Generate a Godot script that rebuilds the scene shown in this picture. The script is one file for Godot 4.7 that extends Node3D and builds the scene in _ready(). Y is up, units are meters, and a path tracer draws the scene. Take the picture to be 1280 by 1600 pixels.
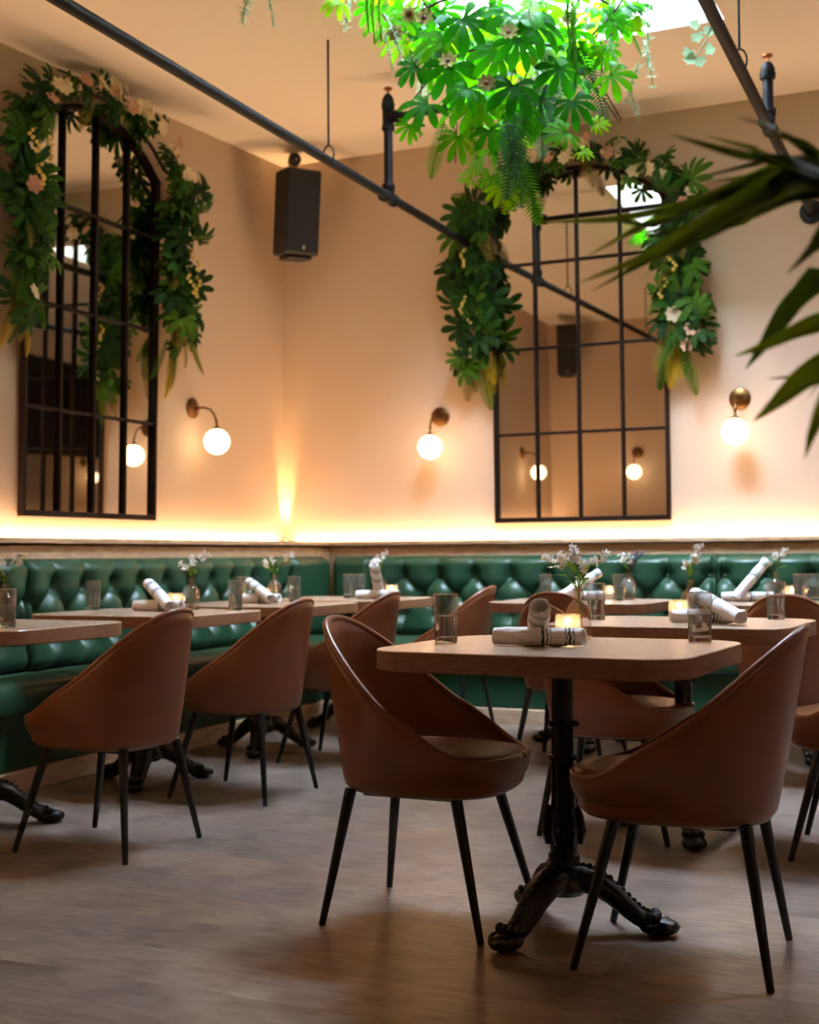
extends Node3D

# ---------------------------------------------------------------- camera numbers (pinhole fit of the photograph)
const FPX := 1985.0
const YAW := 0.4234
const TILT := 0.034
const ROLL := -0.0073
const XL := -4.67      # left wall
const ZB := -8.12      # back wall
const XR := 3.2        # right wall
const ZR := -1.7       # rear wall piece that faces the back wall
const XS := -2.3       # side wall of the front part of the room
const ZF := 3.0        # front wall behind the camera
const EYE := Vector3(0, 1, 0)
const TOP := 0.755     # table top height

var cr: Vector3
var cu: Vector3
var cf: Vector3
var rng := RandomNumberGenerator.new()
var M := {}
var shared := {}
var used := {}


func aim():
	cf = Vector3(-sin(YAW) * cos(TILT), sin(TILT), -cos(YAW) * cos(TILT))
	var r := cf.cross(Vector3.UP).normalized()
	var u := r.cross(cf)
	cr = cos(ROLL) * r + sin(ROLL) * u
	cu = cr.cross(cf)


func at(px: float, py: float, depth: float) -> Vector3:
	return EYE + (cf + cr * (px - 640.0) / FPX - cu * (py - 800.0) / FPX) * depth


func ceil_y(x: float, z: float) -> float:
	return 3.88 - 0.054 * (z - ZB) - 0.006 * (x - XL)


# ---------------------------------------------------------------- naming and metas
func numbered(called: String) -> String:
	if not used.has(called):
		used[called] = 0
		return called
	used[called] += 1
	return "%s_%03d" % [called, used[called]]


func thing(called: String, label: String, category: String, where := Vector3.ZERO, turn := 0.0, group := "") -> Node3D:
	var o := Node3D.new()
	o.name = numbered(called)
	add_child(o)
	o.position = where
	o.rotation.y = turn
	o.set_meta("label", label)
	o.set_meta("category", category)
	if group:
		o.set_meta("group", group)
	return o


func part(called: String, mesh: Mesh, m: Material, parent: Node, t := Transform3D()) -> MeshInstance3D:
	var o := MeshInstance3D.new()
	o.name = called
	o.mesh = mesh
	o.material_override = m
	o.transform = t
	parent.add_child(o, true)
	return o


func struct(called: String) -> Node3D:
	var o := Node3D.new()
	o.name = called
	o.set_meta("kind", "structure")
	add_child(o)
	return o


func struct_mesh(called: String, mesh: Mesh, m: Material, t := Transform3D()) -> MeshInstance3D:
	var o := part(called, mesh, m, self, t)
	o.set_meta("kind", "structure")
	return o


func copy(src: Node3D, label: String, where: Vector3, turn: float) -> Node3D:
	var c: Node3D = src.duplicate()
	c.name = numbered(str(src.name))
	add_child(c)
	c.position = where
	c.rotation.y = turn
	c.set_meta("label", label)
	return c


# ---------------------------------------------------------------- mesh helpers
func st_new(smooth := true) -> SurfaceTool:
	var st := SurfaceTool.new()
	st.begin(Mesh.PRIMITIVE_TRIANGLES)
	st.set_smooth_group(0 if smooth else -1)
	return st


func done(st: SurfaceTool) -> ArrayMesh:
	st.generate_normals()
	st.index()
	return st.commit()


func quad(st: SurfaceTool, a: Vector3, b: Vector3, c: Vector3, d: Vector3):
	for v in [a, b, c, a, c, d]:
		st.add_vertex(v)


func grid(st: SurfaceTool, pts: Array, closed_u := false):
	# pts[row][col]
	for i in pts.size() - 1:
		var n: int = pts[i].size()
		for j in (n if closed_u else n - 1):
			var k := (j + 1) % n
			quad(st, pts[i][j], pts[i][k], pts[i + 1][k], pts[i + 1][j])


func ring_fan(st: SurfaceTool, ring: Array, c: Vector3, flip := false):
	for j in ring.size():
		var k := (j + 1) % ring.size()
		if flip:
			st.add_vertex(ring[k]); st.add_vertex(ring[j]); st.add_vertex(c)
		else:
			st.add_vertex(ring[j]); st.add_vertex(ring[k]); st.add_vertex(c)


func lathe_into(st: SurfaceTool, prof: Array, seg := 24, t := Transform3D()):
	var rows := []
	for p in prof:
		var row := []
		for j in seg:
			var a := TAU * j / seg
			row.append(t * Vector3(p.x * cos(a), p.y, p.x * sin(a)))
		rows.append(row)
	grid(st, rows, true)


func lathe(prof: Array, seg := 24, t := Transform3D()) -> ArrayMesh:
	# turned body; profile corners sharper than 40 degrees keep an edge
	var st := SurfaceTool.new()
	st.begin(Mesh.PRIMITIVE_TRIANGLES)
	var n := prof.size()
	var seg_n := []
	for i in n - 1:
		var d: Vector2 = prof[i + 1] - prof[i]
		seg_n.append(Vector2(d.y, -d.x).normalized())
	for i in n - 1:
		var na: Vector2 = seg_n[i]
		var nb: Vector2 = seg_n[i]
		if i > 0 and seg_n[i].dot(seg_n[i - 1]) > 0.766:
			na = (seg_n[i] + seg_n[i - 1]).normalized()
		if i < n - 2 and seg_n[i].dot(seg_n[i + 1]) > 0.766:
			nb = (seg_n[i] + seg_n[i + 1]).normalized()
		if prof[i].x < 1e-6:
			na = Vector2(0, signf(seg_n[i].y)) if absf(seg_n[i].y) > 0.3 else na
		if prof[i + 1].x < 1e-6:
			nb = Vector2(0, signf(seg_n[i].y)) if absf(seg_n[i].y) > 0.3 else nb
		for j in seg:
			var a0 := TAU * j / seg
			var a1 := TAU * (j + 1) / seg
			var q := [[prof[i], na, a0], [prof[i], na, a1], [prof[i + 1], nb, a1], [prof[i + 1], nb, a0]]
			for k in [0, 1, 2, 0, 2, 3]:
				if (k == 1 or k == 0) and prof[i].x < 1e-6 and q[k][2] == a1 and false:
					continue
				var p: Vector2 = q[k][0]
				var m: Vector2 = q[k][1]
				var w: float = q[k][2]
				st.set_normal((t.basis * Vector3(m.x * cos(w), m.y, m.x * sin(w))).normalized())
				st.add_vertex(t * Vector3(p.x * cos(w), p.y, p.x * sin(w)))
	st.index()
	return st.commit()


func tube_into(st: SurfaceTool, path: Array, radii, sides := 8, caps := true, flat := 1.0):
	var rows := []
	var up := Vector3.UP
	for i in path.size():
		var a: Vector3 = path[maxi(i - 1, 0)]
		var b: Vector3 = path[mini(i + 1, path.size() - 1)]
		var d := (b - a).normalized()
		if absf(d.dot(up)) > 0.98:
			up = Vector3.RIGHT if absf(d.x) < 0.7 else Vector3.BACK
		var s := d.cross(up).normalized()
		var n := s.cross(d).normalized()
		up = n
		var r: float = radii[i] if radii is Array else radii
		var row := []
		for j in sides:
			var w := TAU * j / sides
			row.append(path[i] + s * cos(w) * r + n * sin(w) * r * flat)
		rows.append(row)
	grid(st, rows, true)
	if caps:
		ring_fan(st, rows[0], path[0], true)
		ring_fan(st, rows[-1], path[-1])


func tube(path: Array, radii, sides := 8, flat := 1.0) -> ArrayMesh:
	var st := st_new()
	tube_into(st, path, radii, sides, true, flat)
	return done(st)


func cyl(a: Vector3, b: Vector3, r0: float, r1: float, sides := 16) -> ArrayMesh:
	# a bevelled round bar
	var l := (b - a).length()
	var e := minf(0.004, minf(r0, r1) * 0.3)
	var d := (b - a) / l
	var x := d.cross(Vector3(0.31, 0.2, 0.93)).normalized()
	return lathe([Vector2(0, 0), Vector2(r0 - e, 0), Vector2(r0, e), Vector2(r1, l - e), Vector2(r1 - e, l), Vector2(0, l)], sides, Transform3D(Basis(x, d, x.cross(d)), a))


func box_into(st: SurfaceTool, s: Vector3, b := 0.004, t := Transform3D()):
	# chamfered box centred at the origin
	var h := s / 2.0
	b = minf(b, minf(h.x, minf(h.y, h.z)) * 0.9)
	var f := []
	for ax in 3:
		for sg in [-1.0, 1.0]:
			var u := (ax + 1) % 3
			var v := (ax + 2) % 3
			var q := []
			for c in [[-1, -1], [1, -1], [1, 1], [-1, 1]]:
				var p := Vector3.ZERO
				p[ax] = sg * h[ax]
				p[u] = c[0] * (h[u] - b)
				p[v] = c[1] * (h[v] - b)
				q.append(t * p)
			if sg > 0:
				q.reverse()
			quad(st, q[0], q[1], q[2], q[3])
	for ax in 3:
		var u := (ax + 1) % 3
		var v := (ax + 2) % 3
		for su in [-1.0, 1.0]:
			for sv in [-1.0, 1.0]:
				var q := []
				for e in [[-1, 0], [1, 0], [1, 1], [-1, 1]]:
					var p := Vector3.ZERO
					p[ax] = e[0] * (h[ax] - b)
					p[u] = su * (h[u] - (b if e[1] == 1 else 0.0))
					p[v] = sv * (h[v] - (0.0 if e[1] == 1 else b))
					q.append(t * p)
				if su * sv < 0:
					q.reverse()
				quad(st, q[0], q[1], q[2], q[3])
	for sx in [-1.0, 1.0]:
		for sy in [-1.0, 1.0]:
			for sz in [-1.0, 1.0]:
				var a := t * Vector3(sx * h.x, sy * (h.y - b), sz * (h.z - b))
				var c := t * Vector3(sx * (h.x - b), sy * h.y, sz * (h.z - b))
				var d := t * Vector3(sx * (h.x - b), sy * (h.y - b), sz * h.z)
				for p in ([a, c, d] if sx * sy * sz < 0 else [a, d, c]):
					st.add_vertex(p)


func box(s: Vector3, b := 0.004) -> ArrayMesh:
	var st := st_new(false)
	box_into(st, s, b)
	return done(st)


func span(lo: Vector3, hi: Vector3, b := 0.004) -> ArrayMesh:
	var st := st_new(false)
	box_into(st, hi - lo, b, Transform3D(Basis(), (lo + hi) / 2.0))
	return done(st)


func frame_basis(dir: Vector3, normal: Vector3, s := 1.0) -> Basis:
	# local +X along dir, local +Y near normal
	var x := dir.normalized()
	var z := x.cross(normal)
	if z.length() < 0.01:
		z = x.cross(Vector3(0.3, 0.5, 0.8))
	z = z.normalized()
	var y := z.cross(x).normalized()
	return Basis(x, y, z).scaled_local(Vector3.ONE * s)


# ---------------------------------------------------------------- materials
func noise_image(w: int, h: int, fx: float, fy: float, sd: int, oct := 4) -> Image:
	var n := FastNoiseLite.new()
	n.seed = sd
	n.noise_type = FastNoiseLite.TYPE_SIMPLEX_SMOOTH
	n.fractal_octaves = oct
	n.frequency = 1.0
	var im := Image.create(w, h, false, Image.FORMAT_RGB8)
	for y in h:
		for x in w:
			# wrap on a torus in both directions
			var ax := TAU * x / w
			var v := n.get_noise_3d(cos(ax) * fx, sin(ax) * fx, float(y) / h * fy)
			var b := n.get_noise_3d(cos(ax) * fx, sin(ax) * fx, float(y) / h * fy - fy)
			var k := float(y) / h
			v = lerpf(v, b, smoothstep(0.85, 1.0, k))
			v = clampf(0.5 + 0.62 * v, 0.0, 1.0)
			im.set_pixel(x, y, Color(v, v, v))
	return im


func ramp_image(src: Image, stops: Array) -> Image:
	var g := Gradient.new()
	g.offsets = PackedFloat32Array(stops.map(func(s): return s[0]))
	g.colors = PackedColorArray(stops.map(func(s): return s[1]))
	var im := Image.create(src.get_width(), src.get_height(), false, Image.FORMAT_RGB8)
	for y in src.get_height():
		for x in src.get_width():
			im.set_pixel(x, y, g.sample(src.get_pixel(x, y).r))
	return im


func tex(im: Image) -> ImageTexture:
	return ImageTexture.create_from_image(im)


func mat(key: String, c: Color, rough := 0.6, metal := 0.0) -> StandardMaterial3D:
	var m := StandardMaterial3D.new()
	m.resource_name = key
	m.albedo_color = c
	m.roughness = rough
	m.metallic = metal
	M[key] = m
	return m


func leaf_mat(key: String, c: Color, back: Color, rough := 0.45):
	var m := mat(key, c, rough)
	m.cull_mode = BaseMaterial3D.CULL_DISABLED
	m.backlight_enabled = true
	m.backlight = back
	m.metallic_specular = 0.14


func materials():
	var grain := noise_image(256, 256, 2.2, 60.0, 11, 5)       # streaks along u
	var soft := noise_image(256, 256, 1.2, 6.0, 12, 4)
	var fine := noise_image(256, 256, 30.0, 190.0, 13, 3)
	var grain_t := tex(grain)
	var fine_t := tex(fine)
	# painted walls
	var m := mat("wall_paint", Color(0.765, 0.675, 0.59), 0.75)
	m.heightmap_enabled = true
	m.heightmap_texture = fine_t
	m.heightmap_scale = 0.03
	m.uv1_triplanar = true
	m.uv1_world_triplanar = true
	m.uv1_scale = Vector3(1.5, 1.5, 1.5)
	mat("ceiling_paint", Color(0.90, 0.865, 0.825), 0.85)
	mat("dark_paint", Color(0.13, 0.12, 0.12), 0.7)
	# floor boards: four close tones of one greyed oak
	var tones := [Color(1, 1, 1), Color(0.96, 0.96, 0.97), Color(1.0, 0.98, 0.96), Color(0.94, 0.93, 0.935)]
	var fl := tex(ramp_image(mix_images(grain, soft, 0.55), [[0.0, Color(0.36, 0.30, 0.26)], [0.40, Color(0.485, 0.42, 0.372)], [0.62, Color(0.55, 0.485, 0.435)], [1.0, Color(0.62, 0.555, 0.505)]]))
	for i in 4:
		m = mat("floor_board_%d" % i, tones[i], 0.36)
		m.albedo_texture = fl
		m.uv1_triplanar = true
		m.uv1_world_triplanar = true
		m.uv1_scale = Vector3(0.55, 0.55, 0.55)
		m.uv1_offset = Vector3(0.37 * i, 0, 0.23 * i)
		m.roughness_texture = tex(ramp_image(soft, [[0.0, Color(0.85, 0.85, 0.85)], [1.0, Color(1, 1, 1)]])) if i == 0 else M["floor_board_0"].roughness_texture
		m.heightmap_enabled = true
		m.heightmap_texture = grain_t
		m.heightmap_scale = 0.03
	mat("floor_under", Color(0.10, 0.085, 0.075), 0.9)
	# table oak
	var oak := tex(ramp_image(mix_images(grain, fine, 0.3), [[0.0, Color(0.66, 0.545, 0.445)], [0.5, Color(0.735, 0.63, 0.535)], [1.0, Color(0.79, 0.69, 0.60)]]))
	m = mat("table_oak", Color(1, 1, 1), 0.22)
	m.albedo_texture = oak
	m.uv1_triplanar = true
	m.uv1_scale = Vector3(1.6, 1.6, 1.6)
	m = mat("edge_oak", Color(1, 1, 1), 0.4)
	m.albedo_texture = tex(ramp_image(mix_images(grain, fine, 0.3), [[0.0, Color(0.47, 0.315, 0.215)], [0.5, Color(0.56, 0.39, 0.275)], [1.0, Color(0.61, 0.44, 0.32)]]))
	m.uv1_triplanar = true
	m.uv1_scale = Vector3(1.6, 1.6, 1.6)
	m = mat("trim_oak", Color(1, 1, 1), 0.5)
	m.albedo_texture = tex(ramp_image(mix_images(grain, fine, 0.3), [[0.0, Color(0.66, 0.52, 0.40)], [0.5, Color(0.76, 0.63, 0.50)], [1.0, Color(0.83, 0.71, 0.58)]]))
	m.uv1_triplanar = true
	m.uv1_scale = Vector3(0.6, 0.6, 0.6)
	# leathers
	var hide := tex(noise_image(256, 256, 22.0, 140.0, 21, 4))
	m = mat("tan_leather", Color(0.485, 0.275, 0.155), 0.34)
	m.heightmap_enabled = true
	m.heightmap_texture = hide
	m.heightmap_scale = 0.02
	m.uv1_triplanar = true
	m.uv1_scale = Vector3(3, 3, 3)
	m = mat("green_leather", Color(0.13, 0.285, 0.20), 0.36)
	m.heightmap_enabled = true
	m.heightmap_texture = hide
	m.heightmap_scale = 0.015
	m.uv1_triplanar = true
	m.uv1_scale = Vector3(3, 3, 3)
	# metals
	mat("black_steel", Color(0.055, 0.06, 0.068), 0.42, 0.0)
	mat("cast_iron", Color(0.035, 0.035, 0.038), 0.34, 0.0)
	mat("pipe_steel", Color(0.04, 0.05, 0.062), 0.55, 0.0)
	M["pipe_steel"].metallic_specular = 0.3
	mat("frame_iron", Color(0.115, 0.07, 0.05), 0.6, 0.0)
	M["frame_iron"].metallic_specular = 0.25
	mat("brass", Color(0.46, 0.33, 0.20), 0.33, 1.0)
	mat("copper", Color(0.62, 0.36, 0.22), 0.35, 1.0)
	m = mat("mirror_silver", Color(0.80, 0.79, 0.77), 0.02, 1.0)
	mat("speaker_black", Color(0.03, 0.033, 0.04), 0.6)
	mat("speaker_grille", Color(0.032, 0.036, 0.045), 0.7)
	mat("badge_silver", Color(0.75, 0.72, 0.68), 0.4, 0.6)
	mat("plastic_white", Color(0.80, 0.77, 0.73), 0.5)
	mat("lens_black", Color(0.02, 0.02, 0.025), 0.12)
	# glass
	m = mat("clear_glass", Color(1, 1, 1, 0.0), 0.0)
	m.transparency = BaseMaterial3D.TRANSPARENCY_ALPHA
	m.refraction_enabled = true
	m.refraction_scale = 0.05
	m = mat("water", Color(1, 1, 1, 0.0), 0.0)
	m.transparency = BaseMaterial3D.TRANSPARENCY_ALPHA
	m.refraction_enabled = true
	m.refraction_scale = 0.033
	m = mat("blush_glass", Color(0.62, 0.46, 0.38, 0.20), 0.03)
	m.transparency = BaseMaterial3D.TRANSPARENCY_ALPHA
	m = mat("tumbler_glass", Color(0.52, 0.52, 0.50, 0.12), 0.0)
	m.transparency = BaseMaterial3D.TRANSPARENCY_ALPHA
	m = mat("pane_glass", Color(0.95, 0.97, 1.0, 0.06), 0.0)
	m.transparency = BaseMaterial3D.TRANSPARENCY_ALPHA
	m = mat("jar_glass", Color(1.0, 0.97, 0.93, 0.12), 0.1)
	m.transparency = BaseMaterial3D.TRANSPARENCY_ALPHA
	m = mat("wax", Color(0.96, 0.92, 0.85), 0.5)
	m.subsurf_scatter_enabled = true
	m.subsurf_scatter_strength = 0.3
	m = mat("flame", Color(1, 0.8, 0.5), 0.5)
	m.emission_enabled = true
	m.emission = Color(1.0, 0.72, 0.36)
	m.emission_energy_multiplier = 14.0
	m = mat("opal_globe", Color(1.0, 0.97, 0.92), 0.3)
	m.emission_enabled = true
	m.emission = Color(1.0, 0.86, 0.66)
	m.emission_energy_multiplier = 8.0
	m = mat("led_glow", Color(1, 0.9, 0.75), 0.5)
	m.emission_enabled = true
	m.emission = Color(1.0, 0.80, 0.52)
	m.emission_energy_multiplier = 2.0
	# cloth with woven stripes comes from vertex colours
	m = mat("napkin_cloth", Color(1, 1, 1), 0.9)
	m.vertex_color_use_as_albedo = true
	m.rim_enabled = true
	m.rim = 0.3
	# plants
	leaf_mat("leaf_a", Color(0.060, 0.300, 0.015), Color(0.220, 0.580, 0.020), 0.55)
	leaf_mat("leaf_b", Color(0.130, 0.370, 0.020), Color(0.340, 0.620, 0.020), 0.55)
	leaf_mat("leaf_c", Color(0.040, 0.220, 0.030), Color(0.130, 0.450, 0.030), 0.55)
	leaf_mat("leaf_d", Color(0.320, 0.520, 0.030), Color(0.500, 0.680, 0.030), 0.55)
	leaf_mat("leaf_blue", Color(0.170, 0.330, 0.250), Color(0.240, 0.400, 0.260))
	leaf_mat("leaf_white", Color(0.60, 0.70, 0.58), Color(0.48, 0.58, 0.45), 0.55)
	leaf_mat("garland_a", Color(0.13, 0.25, 0.09), Color(0.22, 0.38, 0.10))
	leaf_mat("garland_b", Color(0.20, 0.32, 0.10), Color(0.30, 0.45, 0.12))
	leaf_mat("garland_c", Color(0.10, 0.19, 0.09), Color(0.16, 0.28, 0.10))
	leaf_mat("fern_gold", Color(0.60, 0.50, 0.10), Color(0.55, 0.48, 0.10))
	leaf_mat("fern_tan", Color(0.42, 0.38, 0.17), Color(0.36, 0.33, 0.14))
	leaf_mat("petal_cream", Color(0.88, 0.82, 0.68), Color(0.6, 0.55, 0.45), 0.6)
	leaf_mat("petal_white", Color(0.97, 0.97, 0.96), Color(0.8, 0.8, 0.79), 0.6)
	leaf_mat("petal_olive", Color(0.52, 0.50, 0.30), Color(0.34, 0.33, 0.18), 0.7)
	leaf_mat("petal_pink", Color(0.78, 0.60, 0.50), Color(0.5, 0.4, 0.34), 0.6)
	leaf_mat("strap_leaf", Color(0.24, 0.34, 0.09), Color(0.50, 0.60, 0.10), 0.35)
	leaf_mat("strap_leaf_dark", Color(0.12, 0.20, 0.08), Color(0.28, 0.38, 0.08), 0.3)
	leaf_mat("stem_green", Color(0.30, 0.42, 0.16), Color(0.3, 0.4, 0.15))
	mat("vine_brown", Color(0.24, 0.17, 0.10), 0.8)
	mat("berry", Color(0.78, 0.68, 0.34), 0.4)
	mat("flower_eye", Color(0.35, 0.22, 0.10), 0.8)
	mat("bud_violet", Color(0.22, 0.20, 0.33), 0.7)
	mat("pot_clay", Color(0.34, 0.31, 0.29), 0.8)
	mat("soil", Color(0.09, 0.06, 0.045), 1.0)
	mat("bark", Color(0.33, 0.27, 0.19), 0.9)
	mat("picture_dark", Color(0.10, 0.085, 0.075), 0.5)
	mat("picture_print", Color(0.23, 0.19, 0.16), 0.6)


func mix_images(a: Image, b: Image, k: float) -> Image:
	var im := Image.create(a.get_width(), a.get_height(), false, Image.FORMAT_RGB8)
	for y in a.get_height():
		for x in a.get_width():
			var v := lerpf(a.get_pixel(x, y).r, b.get_pixel(x, y).r, k)
			v = clampf((v - 0.5) * 1.5 + 0.5, 0, 1)
			im.set_pixel(x, y, Color(v, v, v))
	return im


# ================================================================ READY
func _ready():
	aim()
	rng.seed = 7
	# ---- camera
	var cam := Camera3D.new()
	cam.name = "camera"
	cam.transform = Transform3D(Basis(cr, cu, -cf), EYE)
	cam.fov = rad_to_deg(2.0 * atan(800.0 / FPX))
	cam.near = 0.05
	cam.far = 100.0
	var ca := CameraAttributesPhysical.new()
	ca.frustum_focal_length = 35.0
	ca.exposure_aperture = 3.0
	ca.frustum_focus_distance = 3.45
	cam.attributes = ca
	add_child(cam)
	cam.fov = rad_to_deg(2.0 * atan(800.0 / FPX))
	# ---- sky, exposure
	var env := Environment.new()
	var sky := Sky.new()
	var sm := ProceduralSkyMaterial.new()
	sm.sky_top_color = Color(0.80, 0.89, 1.0)
	sm.sky_horizon_color = Color(0.90, 0.94, 1.0)
	sm.ground_bottom_color = Color(0.45, 0.45, 0.45)
	sm.ground_horizon_color = Color(0.6, 0.62, 0.65)
	sky.sky_material = sm
	env.background_mode = Environment.BG_SKY
	env.sky = sky
	env.background_energy_multiplier = 180.0
	env.tonemap_mode = Environment.TONE_MAPPER_LINEAR
	env.tonemap_exposure = 1.0
	env.sdfgi_enabled = true
	env.ssao_enabled = true
	env.ssil_enabled = true
	var we := WorldEnvironment.new()
	we.name = "world_environment"
	we.environment = env
	add_child(we)
	# ---- long cove lights (their strips are built with the ledges)
	cove("led_strip", "warm light strip hidden behind the oak ledge of the left wall", Vector3(XL + 0.030, 1.082, (ZB + ZR) / 2.0), Vector3(0, 0, 1), ZR - ZB - 0.2, 5.4)
	cove("led_strip", "warm light strip hidden behind the oak ledge of the back wall", Vector3((XL + XR) / 2.0, 1.082, ZB + 0.030), Vector3(1, 0, 0), XR - XL - 0.2, 7.0)
	cove("led_strip", "warm light strip hidden behind the oak ledge of the right wall", Vector3(XR - 0.030, 1.082, -2.5), Vector3(0, 0, 1), 10.0, 2.4)
	var up := SpotLight3D.new()
	up.name = "corner_spot"
	up.light_color = Color(1.0, 0.78, 0.50)
	up.light_energy = 7.0
	up.light_size = 0.01
	up.spot_range = 12.0
	up.spot_attenuation = 2.0
	up.spot_angle = 13.0
	up.spot_angle_attenuation = 1.0
	up.shadow_enabled = true
	up.transform = Transform3D(Basis.looking_at(Vector3(-0.01, 1, -0.01), Vector3.RIGHT), Vector3(XL + 0.03, 1.125, ZB + 0.03))
	add_child(up)

	materials()
	structure()
	banquettes()
	pipes()
	mirrors()
	sconces()
	speaker_and_camera()
	tables()
	chairs()
	settings()
	greenery()
	dracaena()
	right_side()


func cove(called: String, label: String, mid: Vector3, along: Vector3, length: float, power: float):
	var l := AreaLight3D.new()
	l.name = "cove_light"
	l.area_size = Vector2(length, 0.02)
	l.area_normalize_energy = true
	l.light_energy = power
	l.light_color = Color(1.0, 0.80, 0.60)
	l.area_range = 14.0
	l.area_attenuation = 2.0
	l.shadow_enabled = true
	# emits along -Z: point it up
	l.transform = Transform3D(Basis(along, along.cross(Vector3.DOWN).normalized() * -1.0, Vector3.DOWN), mid + Vector3(0, 0.012, 0))
	if l.transform.basis.determinant() < 0:
		l.transform.basis.y = -l.transform.basis.y
	add_child(l, true)
	pending.append([called, label, mid, along, length])


var pending := []


# ---------------------------------------------------------------- room shell
func wall(called: String, lo: Vector3, hi: Vector3, m := "wall_paint"):
	struct_mesh(called, span(lo, hi, 0.001), M[m])


func structure():
	wall("wall_left", Vector3(XL - 0.15, -0.1, ZB - 0.15), Vector3(XL, 5.5, ZR + 0.15))
	wall("wall_back", Vector3(XL, -0.1, ZB - 0.15), Vector3(XR + 0.15, 5.5, ZB))
	wall("wall_rear", Vector3(XL, -0.1, ZR), Vector3(XS, 5.5, ZR + 0.15))
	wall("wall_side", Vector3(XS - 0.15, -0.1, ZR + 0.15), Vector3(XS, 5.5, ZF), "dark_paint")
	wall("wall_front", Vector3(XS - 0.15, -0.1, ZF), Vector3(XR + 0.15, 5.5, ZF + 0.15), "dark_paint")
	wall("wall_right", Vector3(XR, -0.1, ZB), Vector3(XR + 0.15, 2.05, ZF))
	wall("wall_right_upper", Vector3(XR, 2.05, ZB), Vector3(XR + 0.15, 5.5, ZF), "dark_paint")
	# ceiling with two skylight openings: the one in view and its twin further right
	var openings := [[-2.60, -1.17], [0.50, 1.25]]
	var sz0 := -6.63
	var sz1 := -4.75
	var xs := [XL - 0.15, openings[0][0], openings[0][1], openings[1][0], openings[1][1], XR + 0.15]
	var zs := [ZB - 0.15, sz0, sz1, ZF + 0.15]
	var st := st_new(false)
	var th := 1.4
	for i in 5:
		for j in 3:
			if i % 2 == 1 and j == 1:
				continue
			for up in 2:
				var q := []
				for c in [[i, j], [i + 1, j], [i + 1, j + 1], [i, j + 1]]:
					q.append(Vector3(xs[c[0]], ceil_y(xs[c[0]], zs[c[1]]) + th * up, zs[c[1]]))
				quad(st, q[0], q[1], q[2], q[3])
	var edges := [[xs[0], zs[0], xs[5], zs[0]], [xs[5], zs[0], xs[5], zs[3]], [xs[5], zs[3], xs[0], zs[3]], [xs[0], zs[3], xs[0], zs[0]]]
	for o in openings:
		edges.append_array([[o[0], sz0, o[1], sz0], [o[1], sz0, o[1], sz1], [o[1], sz1, o[0], sz1], [o[0], sz1, o[0], sz0]])
	for e in edges:
		var a := Vector3(e[0], ceil_y(e[0], e[1]), e[1])
		var b := Vector3(e[2], ceil_y(e[2], e[3]), e[3])
		quad(st, a, b, b + Vector3(0, th, 0), a + Vector3(0, th, 0))
	struct_mesh("ceiling", done(st), M["ceiling_paint"])
	# the skylights themselves
	for n in 2:
		var x0: float = openings[n][0]
		var x1: float = openings[n][1]
		var zm := (sz0 + sz1) / 2
		var w := struct("window_%d" % (n + 1))
		var ty := ceil_y(x0, zm) + th + 0.03
		for e in [[sz0 - 0.06, sz0], [sz1, sz1 + 0.06]]:
			part("window_frame", span(Vector3(x0 - 0.06, ty - 0.12, e[0]), Vector3(x1 + 0.06, ty + 0.10, e[1])), M["plastic_white"], w)
		for e in [[x0 - 0.06, x0], [x1, x1 + 0.06]]:
			part("window_frame", span(Vector3(e[0], ty - 0.12, sz0), Vector3(e[1], ty + 0.10, sz1)), M["plastic_white"], w)
		part("glazing_bar", span(Vector3(x0, ty, zm - 0.02), Vector3(x1, ty + 0.06, zm + 0.02)), M["plastic_white"], w)
		part("pane", span(Vector3(x0, ty + 0.06, sz0), Vector3(x1, ty + 0.068, zm), 0.001), M["pane_glass"], w)
		part("pane", span(Vector3(x0, ty + 0.06, zm + 0.001), Vector3(x1, ty + 0.068, sz1), 0.001), M["pane_glass"], w)
	# floor of boards running across the room
	var f := struct("floor")
	part("subfloor", span(Vector3(XL - 0.1, -0.12, ZB - 0.1), Vector3(XR + 0.1, -0.02, ZF + 0.1)), M["floor_under"], f)
	var bw := 0.23
	var bl := 1.83
	var bm := box(Vector3(bl - 0.0003, 0.02, bw - 0.0003), 0.0004)
	var row := 0
	var z := ZB + 0.1
	while z < ZF:
		var x := XL - fmod(row * 0.71, 1.0) * bl
		while x < XR + 0.2:
			if x + bl > XL:
				var cx := x + bl / 2
				part("plank", bm, M["floor_board_%d" % rng.randi_range(0, 3)], f, Transform3D(Basis(), Vector3(cx, -0.01, z + bw / 2)))
			x += bl
		z += bw
		row += 1
	# ledges: a fascia panel with a projecting top board, left and back
	for k in 2:
		var t := struct("trim_%d" % (k + 1))
		if k == 0:
			part("fascia", span(Vector3(-4.24, 0.5, -7.94), Vector3(-4.20, 1.07, ZR)), M["trim_oak"], t)
			part("ledge", span(Vector3(-4.67 + 0.06, 1.07, -8.0), Vector3(-4.17, 1.098, ZR)), M["trim_oak"], t)
			part("ledge_bottom", span(Vector3(-4.67, 1.055, -8.1), Vector3(-4.2, 1.07, ZR)), M["trim_oak"], t)
		else:
			part("fascia", span(Vector3(-4.20, 0.5, -7.98), Vector3(XR, 1.07, -7.94)), M["trim_oak"], t)
			part("ledge", span(Vector3(-4.67 + 0.06, 1.07, -8.12 + 0.06), Vector3(XR, 1.098, -7.90)), M["trim_oak"], t)
			part("ledge_bottom", span(Vector3(-4.2, 1.055, -8.12), Vector3(XR, 1.07, -7.94)), M["trim_oak"], t)
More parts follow.
